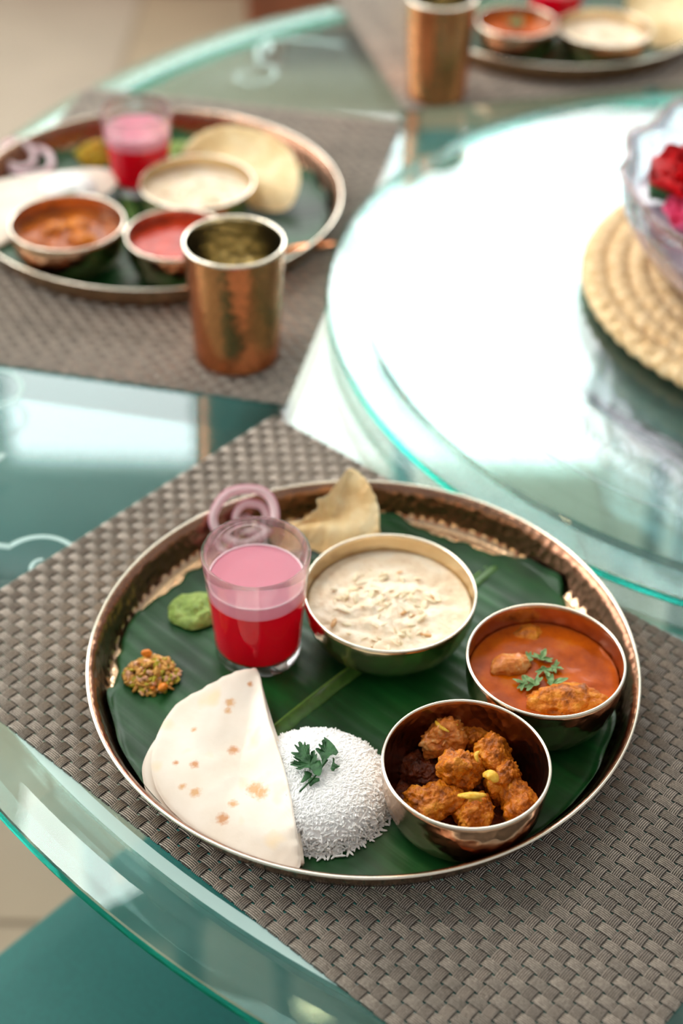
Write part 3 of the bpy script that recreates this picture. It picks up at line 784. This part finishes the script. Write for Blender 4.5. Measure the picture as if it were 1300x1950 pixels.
# orange curry bowl
CX, CY = .1212, .6333
o, rin = bowl(CX, CY, .0464, .0421, .0321, 'bronze bowl of orange curry at the right of the near plate')
GZ = .0285
def gb(px_, py_): return .0006 * fb((px_, py_, 0), 60, 5, 3)
tag(pool('curry_gravy', CX, CY, rin, GZ, ZB, M['gravy'], 'smooth orange curry gravy in the bronze bowl at the right', 'curry', gb), None)
gz = ZB + GZ
def put_blob(name, px, py, z, r, mat, label, cat, group, seed, rough=.3, sc=90, rz=0.0, tilt=0.0, sub=4):
    p = at(px, py, z); me = blob(name, r, mat, seed, rough, sc, sub)
    o = ob(name, me, None, (p.x, p.y, T + z), (tilt, tilt * .5, rz)); tag(o, label, cat, group); return o
put_blob('chicken_piece', 972, 1268, gz + .0005, (.0125, .0075, .006), M['meat'], 'pale chicken piece half sunk in the orange curry', 'chicken', 'chicken in the orange curry', 2.2, .3, 110, .3)
put_blob('chicken_piece', 1080, 1338, gz - .001, (.0205, .0125, .0085), M['chicken'], 'browned chicken piece at the front of the orange curry', 'chicken', 'chicken in the orange curry', 4.4, .35, 90, .1)
put_blob('chicken_piece', 1000, 1209, gz - .003, (.011, .007, .005), M['chicken'], 'small chicken piece at the back of the orange curry', 'chicken', 'chicken in the orange curry', 6.4, .35, 90, .1)

# coriander
def leaflet(R, seed):
    """fan shaped lobed leaflet, base at origin, pointing +x"""
    out = []; n = 84
    for k in range(n):
        a = -pi + 2 * pi * k / n
        lob = max(math.exp(-((a - c0) / .46) ** 4) * w0 for c0, w0 in ((-1.3, .85), (0, 1.0), (1.3, .85)))
        r = R * (.28 + .58 * lob) * (1 + .15 * cos(12 * a + seed * .3) * (1 if abs(a) < 1.9 else 0))
        out.append((R * .30 + r * cos(a), r * sin(a)))
    return out
def sprig_parts(parent, leaflets, mat, thick=.0003):
    for (x, y, z, R, ang, tilt, seed) in leaflets:
        me = slab(leaflet(R, seed), thick, lambda a, b, s_: .10 * R * sin(5 * b / R + seed) * s_ + .14 * R * s_ * s_, 6, mat, 'leaflet', edge=.95, cen=(R * .30, 0))
        ob('leaflet', me, parent, (x, y, z), (tilt[0], tilt[1], ang))
# rice
RX, RY, RR, RH = -.0105, .5645, .0420, .0215
rx0 = T + ZF + .0010
def dome(r):
    t = min(1, r / RR); return RH * (1 - t ** 3.2) ** .75
rice_o = None
def rice(cx, cy, Rr, H, cnt, label, hide=None):
    def dm(r): t = min(1, r / Rr); return H * (1 - t ** 3.4) ** .5
    def inside(x, y):
        if not hide: return False
        c_ = False
        for i in range(len(hide)):
            x1, y1 = hide[i]; x2, y2 = hide[i - 1]
            if (y1 > y) != (y2 > y) and x < (x2 - x1) * (y - y1) / (y2 - y1) + x1: c_ = not c_
        return c_
    g = G()
    def dsp(i, a, r, z):
        return r, (min(z, .002) if inside(cx + r * cos(a) - .002, cy + r * sin(a)) else z)
    g.lathe([(0, 0), (Rr * .975, 0)] + [(Rr * .975 * (1 - k / 20.), max(0, dm(Rr * .97 * (1 - k / 20.)) - .0001)) for k in range(1, 21)], 90, disp=dsp)
    for _ in range(cnt):
        r = Rr * sqrt(random.random()); a = random.uniform(0, 2 * pi)
        z = dm(r); tilt = random.uniform(-.18, .18)
        if r > Rr * .80:
            z = H * random.random() ** 1.2 * .86; r = Rr * (1 - min(.999, (z / H)) ** (1 / .5)) ** (1 / 3.4) + random.uniform(-.0006, .0014)
            tilt = random.uniform(-.7, .7)
        if inside(cx + r * cos(a) + .001, cy + r * sin(a)): continue
        L = random.uniform(.0017, .0026); wd = random.uniform(.00062, .00078)
        ro = Matrix.Rotation(random.uniform(0, pi), 3, 'Z') @ Matrix.Rotation(tilt, 3, 'Y')
        g.ell((r * cos(a), r * sin(a), z + random.uniform(-.0007, -.0001)), (L, wd, wd), ro, 6, 5)
    for _ in range(cnt // 60):
        r = Rr + random.uniform(0, .004); a = random.uniform(-2.2, 2.2)
        g.ell((r * cos(a), r * sin(a), .001), (.0026, .0008, .0008), Matrix.Rotation(random.uniform(0, pi), 3, 'Z'), 6, 5)
    o = ob('steamed_rice', g.mesh('steamed_rice', M['rice']), None, (cx, cy, rx0)); tag(o, label, 'rice', kind='stuff'); return o
ROTI = [(470, 1276, .024), (492, 1282, .024), (503, 1330, .022), (512, 1372, .024), (534, 1440, .027), (550, 1500, .026), (563, 1570, .022), (572, 1630, .014), (569, 1656, .011), (548, 1660, .010), (500, 1645, .010), (430, 1618, .010), (360, 1576, .010), (306, 1520, .011), (288, 1460, .012), (300, 1400, .013), (335, 1345, .014), (385, 1314, .017), (432, 1288, .021)]
rice(RX, RY, RR, RH, 8500, 'low mound of white steamed rice beside the flatbread', [(q.x, q.y) for q in (at(a, b, c) for a, b, c in ROTI)])

cz = ZF + .001 + RH + .0022
p = at(592, 1448, cz)
p = at(600, 1470, cz)
sp = thing('coriander_sprig', 'dark green coriander sprig on top of the white rice', 'herb', (p.x, p.y, T + cz), 0)
def blade(pts, z0, cen, curl, mat='herb'):
    # outline in tenths of a millimetre-like sketch units around the sprig; cen is the point the blade is fanned from
    q = [at(540 + a * .0923, 1390 + b * .0923, z0) - p for a, b in pts]; c_ = at(540 + cen[0] * .0923, 1390 + cen[1] * .0923, z0) - p
    me = slab([(v.x, v.y) for v in q], .0003, lambda x, y, s_: curl * s_ * s_ + .0006 * sin(900 * x) * s_, 7, M[mat], 'leaflet', edge=.96, cen=(c_.x, c_.y))
    ob('leaflet', me, sp, (0, 0, z0 - cz))
blade([(620, 940), (580, 860), (500, 830), (420, 830), (340, 850), (260, 850), (240, 830), (300, 800), (210, 800), (140, 770), (135, 740), (200, 740), (130, 715), (140, 700), (210, 700), (200, 665), (290, 680), (370, 660), (300, 620), (200, 620), (190, 600), (235, 595), (150, 520), (160, 500), (240, 510), (310, 490), (260, 420), (215, 365), (235, 350), (300, 380), (320, 370), (290, 300), (330, 258), (375, 290), (380, 340), (410, 340), (430, 285), (445, 300), (440, 390), (480, 350), (535, 335), (535, 380), (490, 470), (480, 560), (530, 545), (600, 560), (560, 480), (640, 440), (650, 500), (640, 545), (690, 530), (690, 600), (680, 680), (750, 670), (790, 760), (790, 880), (760, 980), (720, 1010), (650, 970)], cz + .0012, (540, 720), .0015)
blade([(790, 760), (780, 640), (740, 560), (650, 430), (660, 400), (720, 420), (760, 440), (770, 395), (715, 360), (725, 325), (790, 350), (800, 300), (780, 270), (815, 215), (870, 250), (825, 175), (840, 165), (950, 260), (1050, 360), (1130, 480), (1080, 550), (1030, 540), (950, 580), (880, 640), (830, 700)], cz + .0022, (880, 480), .0012)
blade([(1010, 560), (1050, 580), (1045, 670), (1100, 690), (1060, 720), (1160, 720), (1150, 745), (1060, 790), (1040, 840), (990, 850), (965, 800), (990, 720), (1010, 660)], cz + .0014, (1020, 700), -.0006)
blade([(560, 960), (640, 970), (740, 1000), (740, 1060), (660, 1090), (600, 1110), (565, 1150), (530, 1140), (520, 1080), (500, 1040)], cz + .0006, (620, 1040), -.0004)
blade([(420, 850), (500, 850), (590, 880), (560, 960), (490, 1030), (400, 1090), (340, 1070), (390, 990), (430, 930)], cz + .0004, (480, 950), -.0004)
sq_ = [at(540 + a * .0923, 1390 + b * .0923, cz + z_) - p for a, b, z_ in ((900, 620, .002), (790, 760, .0018), (700, 900, .001), (560, 1040, .0008), (480, 1120, .0006), (330, 1275, .0004))]
ob('stem', G().tube([v - Vector((0, 0, cz)) + Vector((0, 0, 0)) if False else v for v in sq_], .00055, 6).mesh('stem', M['herb']), sp)

for k, (px, py, ls_, lbl) in enumerate(((1028, 1262, [(-.004, .001, 0, .0052, 2.9, (0, 0), .5), (0, 0, .0003, .0055, 1.2, (0, 0), 1.5), (.001, -.004, 0, .0050, -1.2, (0, 0), 2.5), (.006, -.003, 0, .0042, -.3, (0, 0), 3.5)], 'coriander leaves floating in the middle of the orange curry'),
                              (1035, 1310, [(-.009, .002, 0, .0050, 2.8, (0, 0), .7), (-.003, 0, .0003, .0060, 2.4, (0, 0), 1.1), (.002, .001, .0002, .0070, .4, (0, 0), 2.1), (.001, -.003, 0, .0056, -1.3, (0, 0), 3.9)], 'coriander leaves floating beside the browned chicken piece'))):
    p = at(px, py, gz + .0012)
    c = thing('coriander_sprig', lbl, 'herb', (p.x, p.y, T + gz + .0012), 0); sprig_parts(c, [(a, b, c_, R_ * 1.5, e_, f_, g_) for a, b, c_, R_, e_, f_, g_ in ls_], M['herb_l'])

# chicken bowl
BX, BY = .0708, .5528
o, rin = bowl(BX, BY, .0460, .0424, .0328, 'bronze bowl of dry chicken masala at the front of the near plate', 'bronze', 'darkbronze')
pool('masala', BX, BY, rin, .007, ZB, M['chicken_d'], 'thin dark masala coating the bottom of the chicken bowl', 'sauce', gb)
CH = [(845, 1402, .030, (.0150, .0100, .0095), 'meat', 'chicken piece at the back left of the chicken bowl', 1.0),
      (873, 1468, .031, (.0125, .0118, .0125), 'chicken', 'rounded chicken piece in the middle of the chicken bowl', 2.0),
      (940, 1440, .028, (.0105, .0100, .0105), 'chicken', 'chicken piece at the back right of the chicken bowl', 3.0),
      (958, 1482, .026, (.0080, .0125, .0110), 'chicken', 'upright chicken piece right of the yellow nut', 4.0),
      (820, 1528, .025, (.0150, .0110, .0100), 'chicken', 'broad chicken piece at the front left of the chicken bowl', 5.0),
      (903, 1550, .023, (.0125, .0090, .0090), 'chicken', 'chicken piece at the front middle below the yellow slivers', 6.0),
      (985, 1530, .023, (.0130, .0090, .0090), 'chicken', 'curled chicken piece at the front right of the chicken bowl', 7.0),
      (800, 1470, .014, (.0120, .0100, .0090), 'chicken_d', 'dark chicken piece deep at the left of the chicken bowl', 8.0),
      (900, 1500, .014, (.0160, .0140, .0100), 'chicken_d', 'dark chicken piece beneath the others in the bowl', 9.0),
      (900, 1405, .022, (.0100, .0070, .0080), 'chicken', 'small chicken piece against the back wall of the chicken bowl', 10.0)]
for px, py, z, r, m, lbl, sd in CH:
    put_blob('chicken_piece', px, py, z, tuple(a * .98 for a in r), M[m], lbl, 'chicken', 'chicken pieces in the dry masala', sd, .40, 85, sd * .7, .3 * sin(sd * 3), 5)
def sliver(px, py, z, L, wd, ang, lbl, bend=.2):
    p = at(px, py, z); P = [(L * (t - .5) * cos(ang) - bend * L * sin(pi * t) * sin(ang), L * (t - .5) * sin(ang) + bend * L * sin(pi * t) * cos(ang), .15 * L * sin(pi * t)) for t in [k / 8 for k in range(9)]]
    o = ob('almond_sliver', G().tube(P, [1.2 * wd * (.25 + sin(pi * (.06 + .88 * k / 8)) * .75) for k in range(9)], 8, flat=.6).mesh('almond_sliver', M['yellow']), None, (p.x, p.y, T + z))
    tag(o, lbl, 'garnish', 'yellow slivers on the chicken')
sliver(898, 1514, .0395, .0150, .0021, .05, 'longest yellow sliver lying across the middle of the chicken', -.15)
sliver(905, 1526, .0375, .0070, .0013, .1, 'short yellow sliver just below the longest one')
sliver(932, 1483, .040, .0085, .0030, -.6, 'pale yellow nut half at the middle of the chicken')
sliver(911, 1441, .040, .0080, .0011, 1.4, 'thin yellow sliver between two chicken pieces')
sliver(842, 1383, .039, .0110, .0012, 2.3, 'thin yellow sliver on the back left chicken piece')
sliver(862, 1382, .038, .0060, .0009, .1, 'smallest yellow sliver near the back wall of the bowl')

# ------------------------------------------------------------------ drinking glass with pink-topped red drink
def drink_glass(x, y, Rt, Rb, h, lbl, dl, zb=.0052):
    t = .0019
    P = [(0, 0), (Rb - .002, 0), (Rb, .0012)]
    for k in range(1, 9): P.append((Rb + (Rt - Rb) * (k / 9) ** 1.1, .0012 + (h - .0012) * k / 9))
    P += [(Rt, h - .0006), (Rt - .0004, h + .0004), (Rt - t + .0004, h + .0004), (Rt - t, h - .0006)]
    for k in range(8, 0, -1): P.append((Rb + (Rt - Rb) * (k / 9) ** 1.1 - t, max(.0085, .0012 + (h - .0012) * k / 9)))
    P.append((Rb - .004, .0075)); P.append((0, .0072))
    def dsp(i, a, r, z):
        return (r * (1 + .006 * cos(24 * a)) if z < .009 and r > Rb - .001 else r), z
    o = ob('drinking_glass', G().lathe(P, 96, disp=dsp).mesh('drinking_glass', M['clear']), None, (x, y, T + zb)); tag(o, lbl, 'glass', 'small drinking glasses')
    def ri(z): return Rb + (Rt - Rb) * max(0, (z - .0012) / (h - .0012)) ** 1.1 - t + .0004
    lv = h * .755; fo = lv - .0095
    Q = [(0, .0080), (Rb - .0048, .0082)] + [(ri(z), z) for z in [.0105 + (fo - .0105) * k / 6 for k in range(7)]] + [(0, fo)]
    d = ob('drink', G().lathe(Q, 72).mesh('drink', M['drink'], True, 40), None, (x, y, T + zb)); tag(d, dl, 'drink', 'pink-topped red drinks')
    Q = [(0, fo + .0001)] + [(ri(z), z) for z in [fo + .0001 + (lv - fo) * k / 4 for k in range(5)]] + [(ri(lv) - .0012, lv + .0001), (0, lv - .0002)]
    ob('foam', G().lathe(Q, 72).mesh('foam', M['foam'], True, 40), d)
    ob('foam_line', G().lathe([(ri(lv) - .0010 + .0007 * cos(u), lv + .0004 + .0006 * sin(u)) for u in [2 * pi * k / 8 for k in range(8)]], 72, closed=True).mesh('foam_line', M['foamline']), d)
drink_glass(-.0500, .6788, .0327, .0262, .0809, 'clear glass of red drink on the near plate', 'bright red drink with pink top in the near glass')
drink_glass(-.1915, 1.2745, .0327, .0250, .0760, 'clear glass of red drink on the second plate', 'bright red drink with pink top in the second glass')

# ------------------------------------------------------------------ flatbread
def zout(P): return [(q.x, q.y, z) for q, z in ((at(a, b, z), z) for a, b, z in P)]
def bread(P, lbl, thick=.0022, seed=1.0, puff=.0012, name='flatbread', mat='roti', cat='flatbread', group='folded flatbreads', rings=22, n=96, zmin=None, parent=None, edge=.93, slope=None):
    Q = smooth_outline(zout(P), n)
    cx = sum(q.x for q in Q) / len(Q); cy = sum(q.y for q in Q) / len(Q)
    # height field by inverse distance from the outline points
    KP = [(q.x, q.y, q.z) for q in Q[::3]]
    zc = min(q.z for q in Q) if zmin is None else zmin
    def zf(x, y, s_):
        sw = 0; sz = 0
        for a, b, z in KP:
            w_ = 1 / ((a - x) ** 2 + (b - y) ** 2 + 1e-7) ** 1.5; sw += w_; sz += w_ * z
        e = s_ ** 1.6
        base = (slope(x, y) if slope else zc)
        return base * (1 - e) + (sz / sw) * e + puff * (fb((x, y, 0), 38, seed, 3) * .8 + .5) * (1 - s_ * s_)
    me = slab([(q.x, q.y) for q in Q], thick, zf, rings, M[mat], name, edge=edge)
    for v in me.vertices: v.co.x -= cx; v.co.y -= cy; v.co.z -= zc
    if parent is None:
        o = ob(name, me, None, (cx, cy, T + zc)); tag(o, lbl, cat, group)
    else:
        o = ob(name, me, parent, (cx - parent.location.x, cy - parent.location.y, zc + T - parent.location.z))
    return o, zf
low = .0072
o, zf = bread(ROTI,
          'white folded flatbread leaning on the rice, on the near plate', zmin=.0125, puff=.0016, thick=.0020)
bread([(500, 1340, .0075), (520, 1440, .0075), (540, 1560, .007), (556, 1640, .007), (500, 1640, .007), (420, 1612, .007), (340, 1570, .007), (290, 1530, .0075), (272, 1485, .008), (276, 1445, .0085), (310, 1395, .0085), (380, 1350, .008)],
      '', name='under_layer', parent=o, zmin=.0068, puff=.0012, thick=.0022)
# rolled fold at the right side and curl at the bottom
fold = smooth_outline(zout([(486, 1290, .0200), (500, 1340, .0165), (512, 1385, .018), (532, 1445, .0215), (548, 1505, .0205), (560, 1570, .0165), (566, 1630, .010)]), 70)[:60]
ob('fold', G().tube([q - o.location + Vector((0, 0, T - .0004)) for q in fold], [.0022 + .0012 * sin(pi * k / 59) for k in range(60)], 10, flat=1.0).mesh('fold', M['roti']), o)
tq = [(444, 1424, 7), (484, 1498, 10), (497, 1508, 9), (424, 1558, 8), (372, 1508, 7), (347, 1497, 5), (334, 1452, 4), (438, 1342, 7), (434, 1356, 5), (371, 1455, 6), (369, 1390, 4), (444, 1530, 6), (476, 1312, 4)]
spots = []
for k, (px, py, rr) in enumerate(tq):
    z = .0150
    for _ in range(4):
        p = at(px, py, z); z = zf(p.x, p.y, .5) + .0021
    spots.append((p.x - o.location.x, p.y - o.location.y, rr * .00044))
o.data.materials[0] = bread_mat('flatbread_spotted', spots)

# ------------------------------------------------------------------ fried cracker, chutney, relish, onion on the near plate
bread([(665, 893, .044), (688, 905, .042), (706, 930, .038), (719, 962, .030), (722, 1000, .022), (716, 1040, .010), (640, 1060, .007), (590, 1050, .007), (540, 1052, .008), (512, 1020, .014), (530, 1002, .018), (560, 1002, .020), (585, 985, .024), (606, 968, .030), (603, 952, .034), (622, 945, .036), (645, 915, .041)],
      'golden crisp cracker leaning on the back rim behind the pudding bowl', name='crisp_cracker', mat='papad', cat='cracker', group='crisp crackers', thick=.0013, puff=.0022, seed=3, zmin=.018, edge=.96)
me = slab([((.0178 + .0022 * fb((cos(a), sin(a), 0), 1.6, 4, 3)) * cos(a) * 1.0, (.0170 + .0022 * fb((cos(a), sin(a), 0), 1.6, 9, 3)) * sin(a)) for a in [2 * pi * k / 72 for k in range(72)]], .004,
          lambda x, y, s_: 0, 24, M['green'], 'green_chutney', up=lambda x, y, s_: (.0035 + .0035 * fb((x, y, 0), 95, 2, 4)) * (1 - s_ ** 3), edge=.7)
p = at(372, 1163, .008); tag(ob('green_chutney', me, None, (p.x, p.y, T + ZF + .0022)), 'spoonful of green chutney behind the near drinking glass', 'chutney', kind='thing')

def relish(px, py, r, n, lbl, mats, seed, sc=1.0, cat='relish'):
    p = at(px, py, .008); random.seed(seed); g = G()
    for _ in range(n):
        a = random.uniform(0, 2 * pi); q = r * sqrt(random.random()); h = r * .62 * (1 - (q / r) ** 2)
        s1 = random.uniform(.0011, .0026) * sc
        ro = Matrix.Rotation(random.uniform(0, pi), 3, 'Z') @ Matrix.Rotation(random.uniform(-1, 1), 3, 'Y') @ Matrix.Rotation(random.uniform(-1, 1), 3, 'X')
        z = random.uniform(.3, 1) * h + .001
        V = []
        d = [s1 * random.uniform(.8, 1.6), s1 * random.uniform(.5, 1), s1 * random.uniform(.4, .8)]
        x0, y0 = 1.0 * q * cos(a), .95 * q * sin(a)
        g.ell((x0, y0, z), d, ro, 6, 4, random.randrange(len(mats)))
    o = ob('vegetable_relish', g.mesh('vegetable_relish', [M[m] for m in mats], True, 40), None, (p.x, p.y, T + ZF + .0012)); tag(o, lbl, cat, kind='stuff'); return o, p
o, p = relish(288, 1283, .0165, 420, 'small heap of chopped mixed vegetable relish at the left of the near plate', ['rel_a', 'rel_b', 'rel_c', 'rel_a'], 5)
for k, (dx, dy, dz, L, an) in enumerate(((.0085, -.0135, .0050, .0062, 1.2), (-.0035, .0100, .0105, .0050, .4), (.0015, -.0120, .0035, .004, 2.2))):
    me = blob('carrot_chunk', (L * .7, L * .42, L * .4), M['carrot'], k, .2, 150, 3)
    tag(ob('carrot_chunk', me, o, (dx, dy, dz), (0.2, .3, an)), 'orange carrot chunk')
random.seed(11)

def onion_ring(c, R, wd, th, nrm, lbl, seed, ell_=1.0):
    """band of onion: a ring with a taller-than-thick section whose axis is nrm"""
    nrm = Vector(nrm).normalized(); u = nrm.cross(Vector((0, 0, 1))).normalized(); v_ = nrm.cross(u)
    V = []; F = []; n = 64; m = 10
    for k in range(n):
        a = 2 * pi * k / n; rr = R * (1 + .05 * sin(2 * a + seed) + .02 * sin(5 * a + seed))
        rad = u * cos(a) + v_ * sin(a) * ell_
        for j in range(m):
            b = 2 * pi * j / m
            V.append(rad * (rr + th * cos(b)) + nrm * wd * sin(b) * (.8 + .2 * cos(b)))
    for k in range(n):
        for j in range(m): F.append((k * m + j, k * m + (j + 1) % m, ((k + 1) % n) * m + (j + 1) % m, ((k + 1) % n) * m + j))
    o = ob('onion_ring', mesh('onion_ring', V, F, M['onion']), None, c); tag(o, lbl, 'onion', 'sliced onion rings')
    V = [Vector(x) for x in V]
    ob('onion_skin', mesh('onion_skin', [v + (nrm * 0) for v in [rad_ for rad_ in [((u * cos(2 * pi * k / n) + v_ * sin(2 * pi * k / n) * ell_) * (R * (1 + .05 * sin(2 * (2 * pi * k / n) + seed) + .02 * sin(5 * (2 * pi * k / n) + seed)) + th * (1.0 + .12 * cos(2 * pi * j / 6))) + nrm * wd * .8 * sin(2 * pi * j / 6)) for k in range(n) for j in range(6)]]],
                          [(k * 6 + j, k * 6 + (j + 1) % 6, ((k + 1) % n) * 6 + (j + 1) % 6, ((k + 1) % n) * 6 + j) for k in range(n) for j in range(6)], M['onion_d']), o)
    return o
view = (0.05, -.62, .78)
c = at(465, 982, .027); onion_ring((c.x, c.y, T + .027), .0200, .0050, .0030, view, 'large pink onion ring leaning on the back left rim of the near plate', .4, .92)
c = at(478, 985, .020); onion_ring((c.x, c.y - .002, T + .0215), .0098, .0045, .0024, (0.2, -.6, .75), 'small pink onion ring nested inside the large one', 1.9)
c = at(448, 1020, .014); onion_ring((c.x, c.y, T + .0145), .0165, .0022, .0022, (-.05, -.15, 1), 'pink onion ring lying flat behind the near drinking glass', 3.1)

# ------------------------------------------------------------------ tumblers
def tumbler(x, y, Rt, Rb, h, lbl):
    P = [(0, 0), (Rb - .003, 0), (Rb, .002)]; N = 34
    for k in range(1, N + 1): P.append((Rb + (Rt - Rb) * (k / N) ** .9, .002 + (h - .002) * k / N))
    m0 = len(P); P += [(Rt - .0008, h + .0009), (Rt - .0016, h)]
    for k in range(N - 1, 0, -2): P.append((Rb + (Rt - Rb) * (k / N) ** .9 - .0016, .002 + (h - .002) * k / N))
    P += [(Rb - .004, .003), (0, .003)]
    def dsp(i, a, r, z):
        if z > h * .955 or z < .004 or i >= m0: 
            return r, z
        nn = 34; row = int(z / .0062); u_ = (a / (2 * pi) * nn + .5 * (row % 2)) % 1 - .5; v_ = (z / .0062) % 1 - .5
        return r - .0005 * max(0, 1 - 3.4 * (u_ * u_ + v_ * v_)), z
    o = ob('copper_tumbler', G().lathe(P, 170, disp=dsp, mis=[0] * m0 + [1] * (len(P) - m0)).mesh('copper_tumbler', [M['copper'], M['inner']]), None, (x, y, ZM)); tag(o, lbl, 'tumbler', 'hammered copper tumblers')
    ob('rim', G().lathe([(Rt - .0008 + .0014 * cos(t), h + .0002 + .0014 * sin(t)) for t in [2 * pi * k / 8 for k in range(8)]], 96, closed=True).mesh('rim', M['rim']), o)
tumbler(-.0850, 1.0079, .0385, .0332, .1010, 'hammered copper tumbler on the left placemat, nearer of the two')
tumbler(.0875, 1.4900, .0350, .0300, .1030, 'hammered copper tumbler beside the farthest plate')

# spoon behind the nearer tumbler
s0 = at(662, 464, .003); s1 = at(520, 482, .006)
sp = thing('copper_spoon', 'copper spoon lying behind the nearer copper tumbler', 'spoon', (s1.x, s1.y, ZM + .0012), atan2(s0.y - s1.y, s0.x - s1.x))
L = (s0 - s1).length
ob('handle', G().tube([(0.0, 0, .0030), (L * .35, 0, .0030), (L * .6, 0, .0022), (L * .985, 0, .0016)], [.0022, .0048, .0056, .0008], 12, flat=.28).mesh('handle', M['copper']), sp)
me = slab([(-.026 + .027 * cos(a), .0165 * sin(a)) for a in [2 * pi * k / 40 for k in range(40)]], .0012, lambda x, y, s_: .0045 * s_ * s_, 8, M['copper'], 'spoon_head', edge=.95)
ob('spoon_head', me, sp)

# ------------------------------------------------------------------ second plate
b2, r2 = bowl(-.2345, 1.1351, .0480, .0395, .030, 'bronze bowl of brown curry at the front left of the second plate')
pool('brown_curry', -.2345, 1.1351, r2, .026, ZB, M['gravy_b'], 'brown curry in the front left bowl of the second plate', 'curry', lambda a, b: .0016 * fb((a, b, 0), 80, 3, 3))
b3, r3 = bowl(-.1420, 1.1240, .0430, .0370, .027, 'bronze bowl of red curry behind the nearer tumbler on the second plate')
pool('red_curry', -.1420, 1.1240, r3, .027, ZB, M['gravy_r'], 'red curry in the bowl behind the nearer tumbler', 'curry', gb)
for k, (dx, dy) in enumerate(((.012, -.006), (-.014, .008), (.006, .016))):
    z = ZB + .027
    me = blob('chicken_piece', (.012, .008, .006), M['chicken'], k + 20, .3, 90, 3)
    tag(ob('chicken_piece', me, None, (-.2345 + dx, 1.1351 + dy, T + z), (0, 0, k)), ('chicken piece at the front right of the brown curry', 'chicken piece at the left of the brown curry', 'chicken piece at the back of the brown curry')[k], 'chicken', 'chicken in the brown curry')
pudding(-.1339, 1.2221, .0505, .0335, .030, 'wide pale brass bowl of pudding on the second plate', 'creamy pudding in the wide bowl of the second plate', 2.1, False)
bread([(345, 300, .030), (370, 262, .040), (430, 240, .046), (500, 252, .044), (550, 285, .038), (570, 330, .030), (565, 370, .022), (545, 400, .012), (500, 402, .008), (440, 380, .008), (390, 345, .012), (355, 320, .022)],
      'large golden crisp cracker standing behind the pudding on the second plate', name='crisp_cracker', mat='papad', cat='cracker', group='crisp crackers', thick=.0013, puff=.003, seed=5, zmin=.026, edge=.96)
bread([(-60, 370, .022), (0, 345, .024), (60, 335, .024), (120, 328, .024), (180, 322, .024), (218, 330, .022), (222, 352, .018), (190, 380, .012), (120, 400, .010), (60, 430, .009), (0, 470, .008), (-40, 470, .008), (-75, 420, .012)],
      'white folded flatbread at the left of the second plate', zmin=.016, puff=.003, seed=7)
rp = at(130, 378, .008); rice(rp.x, rp.y, .030, .022, 900, 'white steamed rice behind the brown curry bowl')
cp = at(128, 372, .036)
c = thing('coriander_sprig', 'green coriander sprig on the rice of the second plate', 'herb', (cp.x, cp.y, T + .0345), 0); sprig_parts(c, [(0, 0, 0, .009, 1, (0, 0), .3), (0, 0, 0, .008, 3, (0, 0), 1.3)], M['herb'])
relish(186, 292, .0200, 200, 'yellow vegetable relish beside the second drinking glass', ['rel_y', 'rel_y', 'rel_b'], 8, 1.4)
me = slab([(.017 * cos(a), .016 * sin(a) * (1 + .1 * sin(3 * a))) for a in [2 * pi * k / 48 for k in range(48)]], .004, lambda x, y, s_: 0, 14, M['green'], 'green_chutney', up=lambda x, y, s_: (.008 + .003 * fb((x, y, 0), 95, 2, 4)) * (1 - s_ ** 3), edge=.7)
p = at(338, 290, .008); tag(ob('green_chutney', me, None, (p.x, p.y, T + ZF + .0022)), 'green chutney between the second glass and the large cracker', 'chutney')
for k, (px, py, z, R, nr, lbl) in enumerate(((55, 312, .010, .020, (.1, -.2, 1), 'pink onion ring lying at the back left of the second plate'), (35, 300, .016, .014, (.3, -.4, .8), 'small pink onion ring on top at the left of the second plate'))):
    c = at(px, py, z); onion_ring((c.x, c.y, T + z + .003), R, .003, .003, nr, lbl, 2 + k)

# ------------------------------------------------------------------ farthest plate
b4, r4 = bowl(.1739, 1.5817, .0430, .040, .029, 'bronze bowl of orange curry at the left of the farthest plate')
pool('orange_curry', .1739, 1.5817, r4, .029, ZB, M['gravy'], 'orange curry in the bowl of the farthest plate', 'curry', gb)
cp = at(982, 42, ZB + .032)
c = thing('coriander_sprig', 'green coriander leaves on the curry of the farthest plate', 'herb', (cp.x, cp.y, T + ZB + .031), 0); sprig_parts(c, [(0, 0, 0, .010, 1, (0, 0), .3), (0, 0, 0, .009, 3, (0, 0), 1.3), (0, 0, 0, .009, 5, (0, 0), 1.3)], M['herb_l'])
pudding(.2680, 1.5850, .0500, .034, .030, 'wide pale brass bowl of pudding on the farthest plate', 'creamy pudding in the wide bowl of the farthest plate', 3.1, False)
drink_glass(.222, 1.655, .0327, .0255, .0780, 'clear glass of red drink on the farthest plate', 'bright red drink with pink top in the farthest glass')
bread([(1195, -10, .040), (1250, -40, .046), (1320, -30, .044), (1345, 20, .034), (1320, 70, .022), (1270, 92, .010), (1215, 80, .008), (1195, 40, .016)],
      'golden crisp cracker standing at the right of the farthest plate', name='crisp_cracker', mat='papad', cat='cracker', group='crisp crackers', thick=.0013, puff=.003, seed=9, zmin=.026, edge=.96)
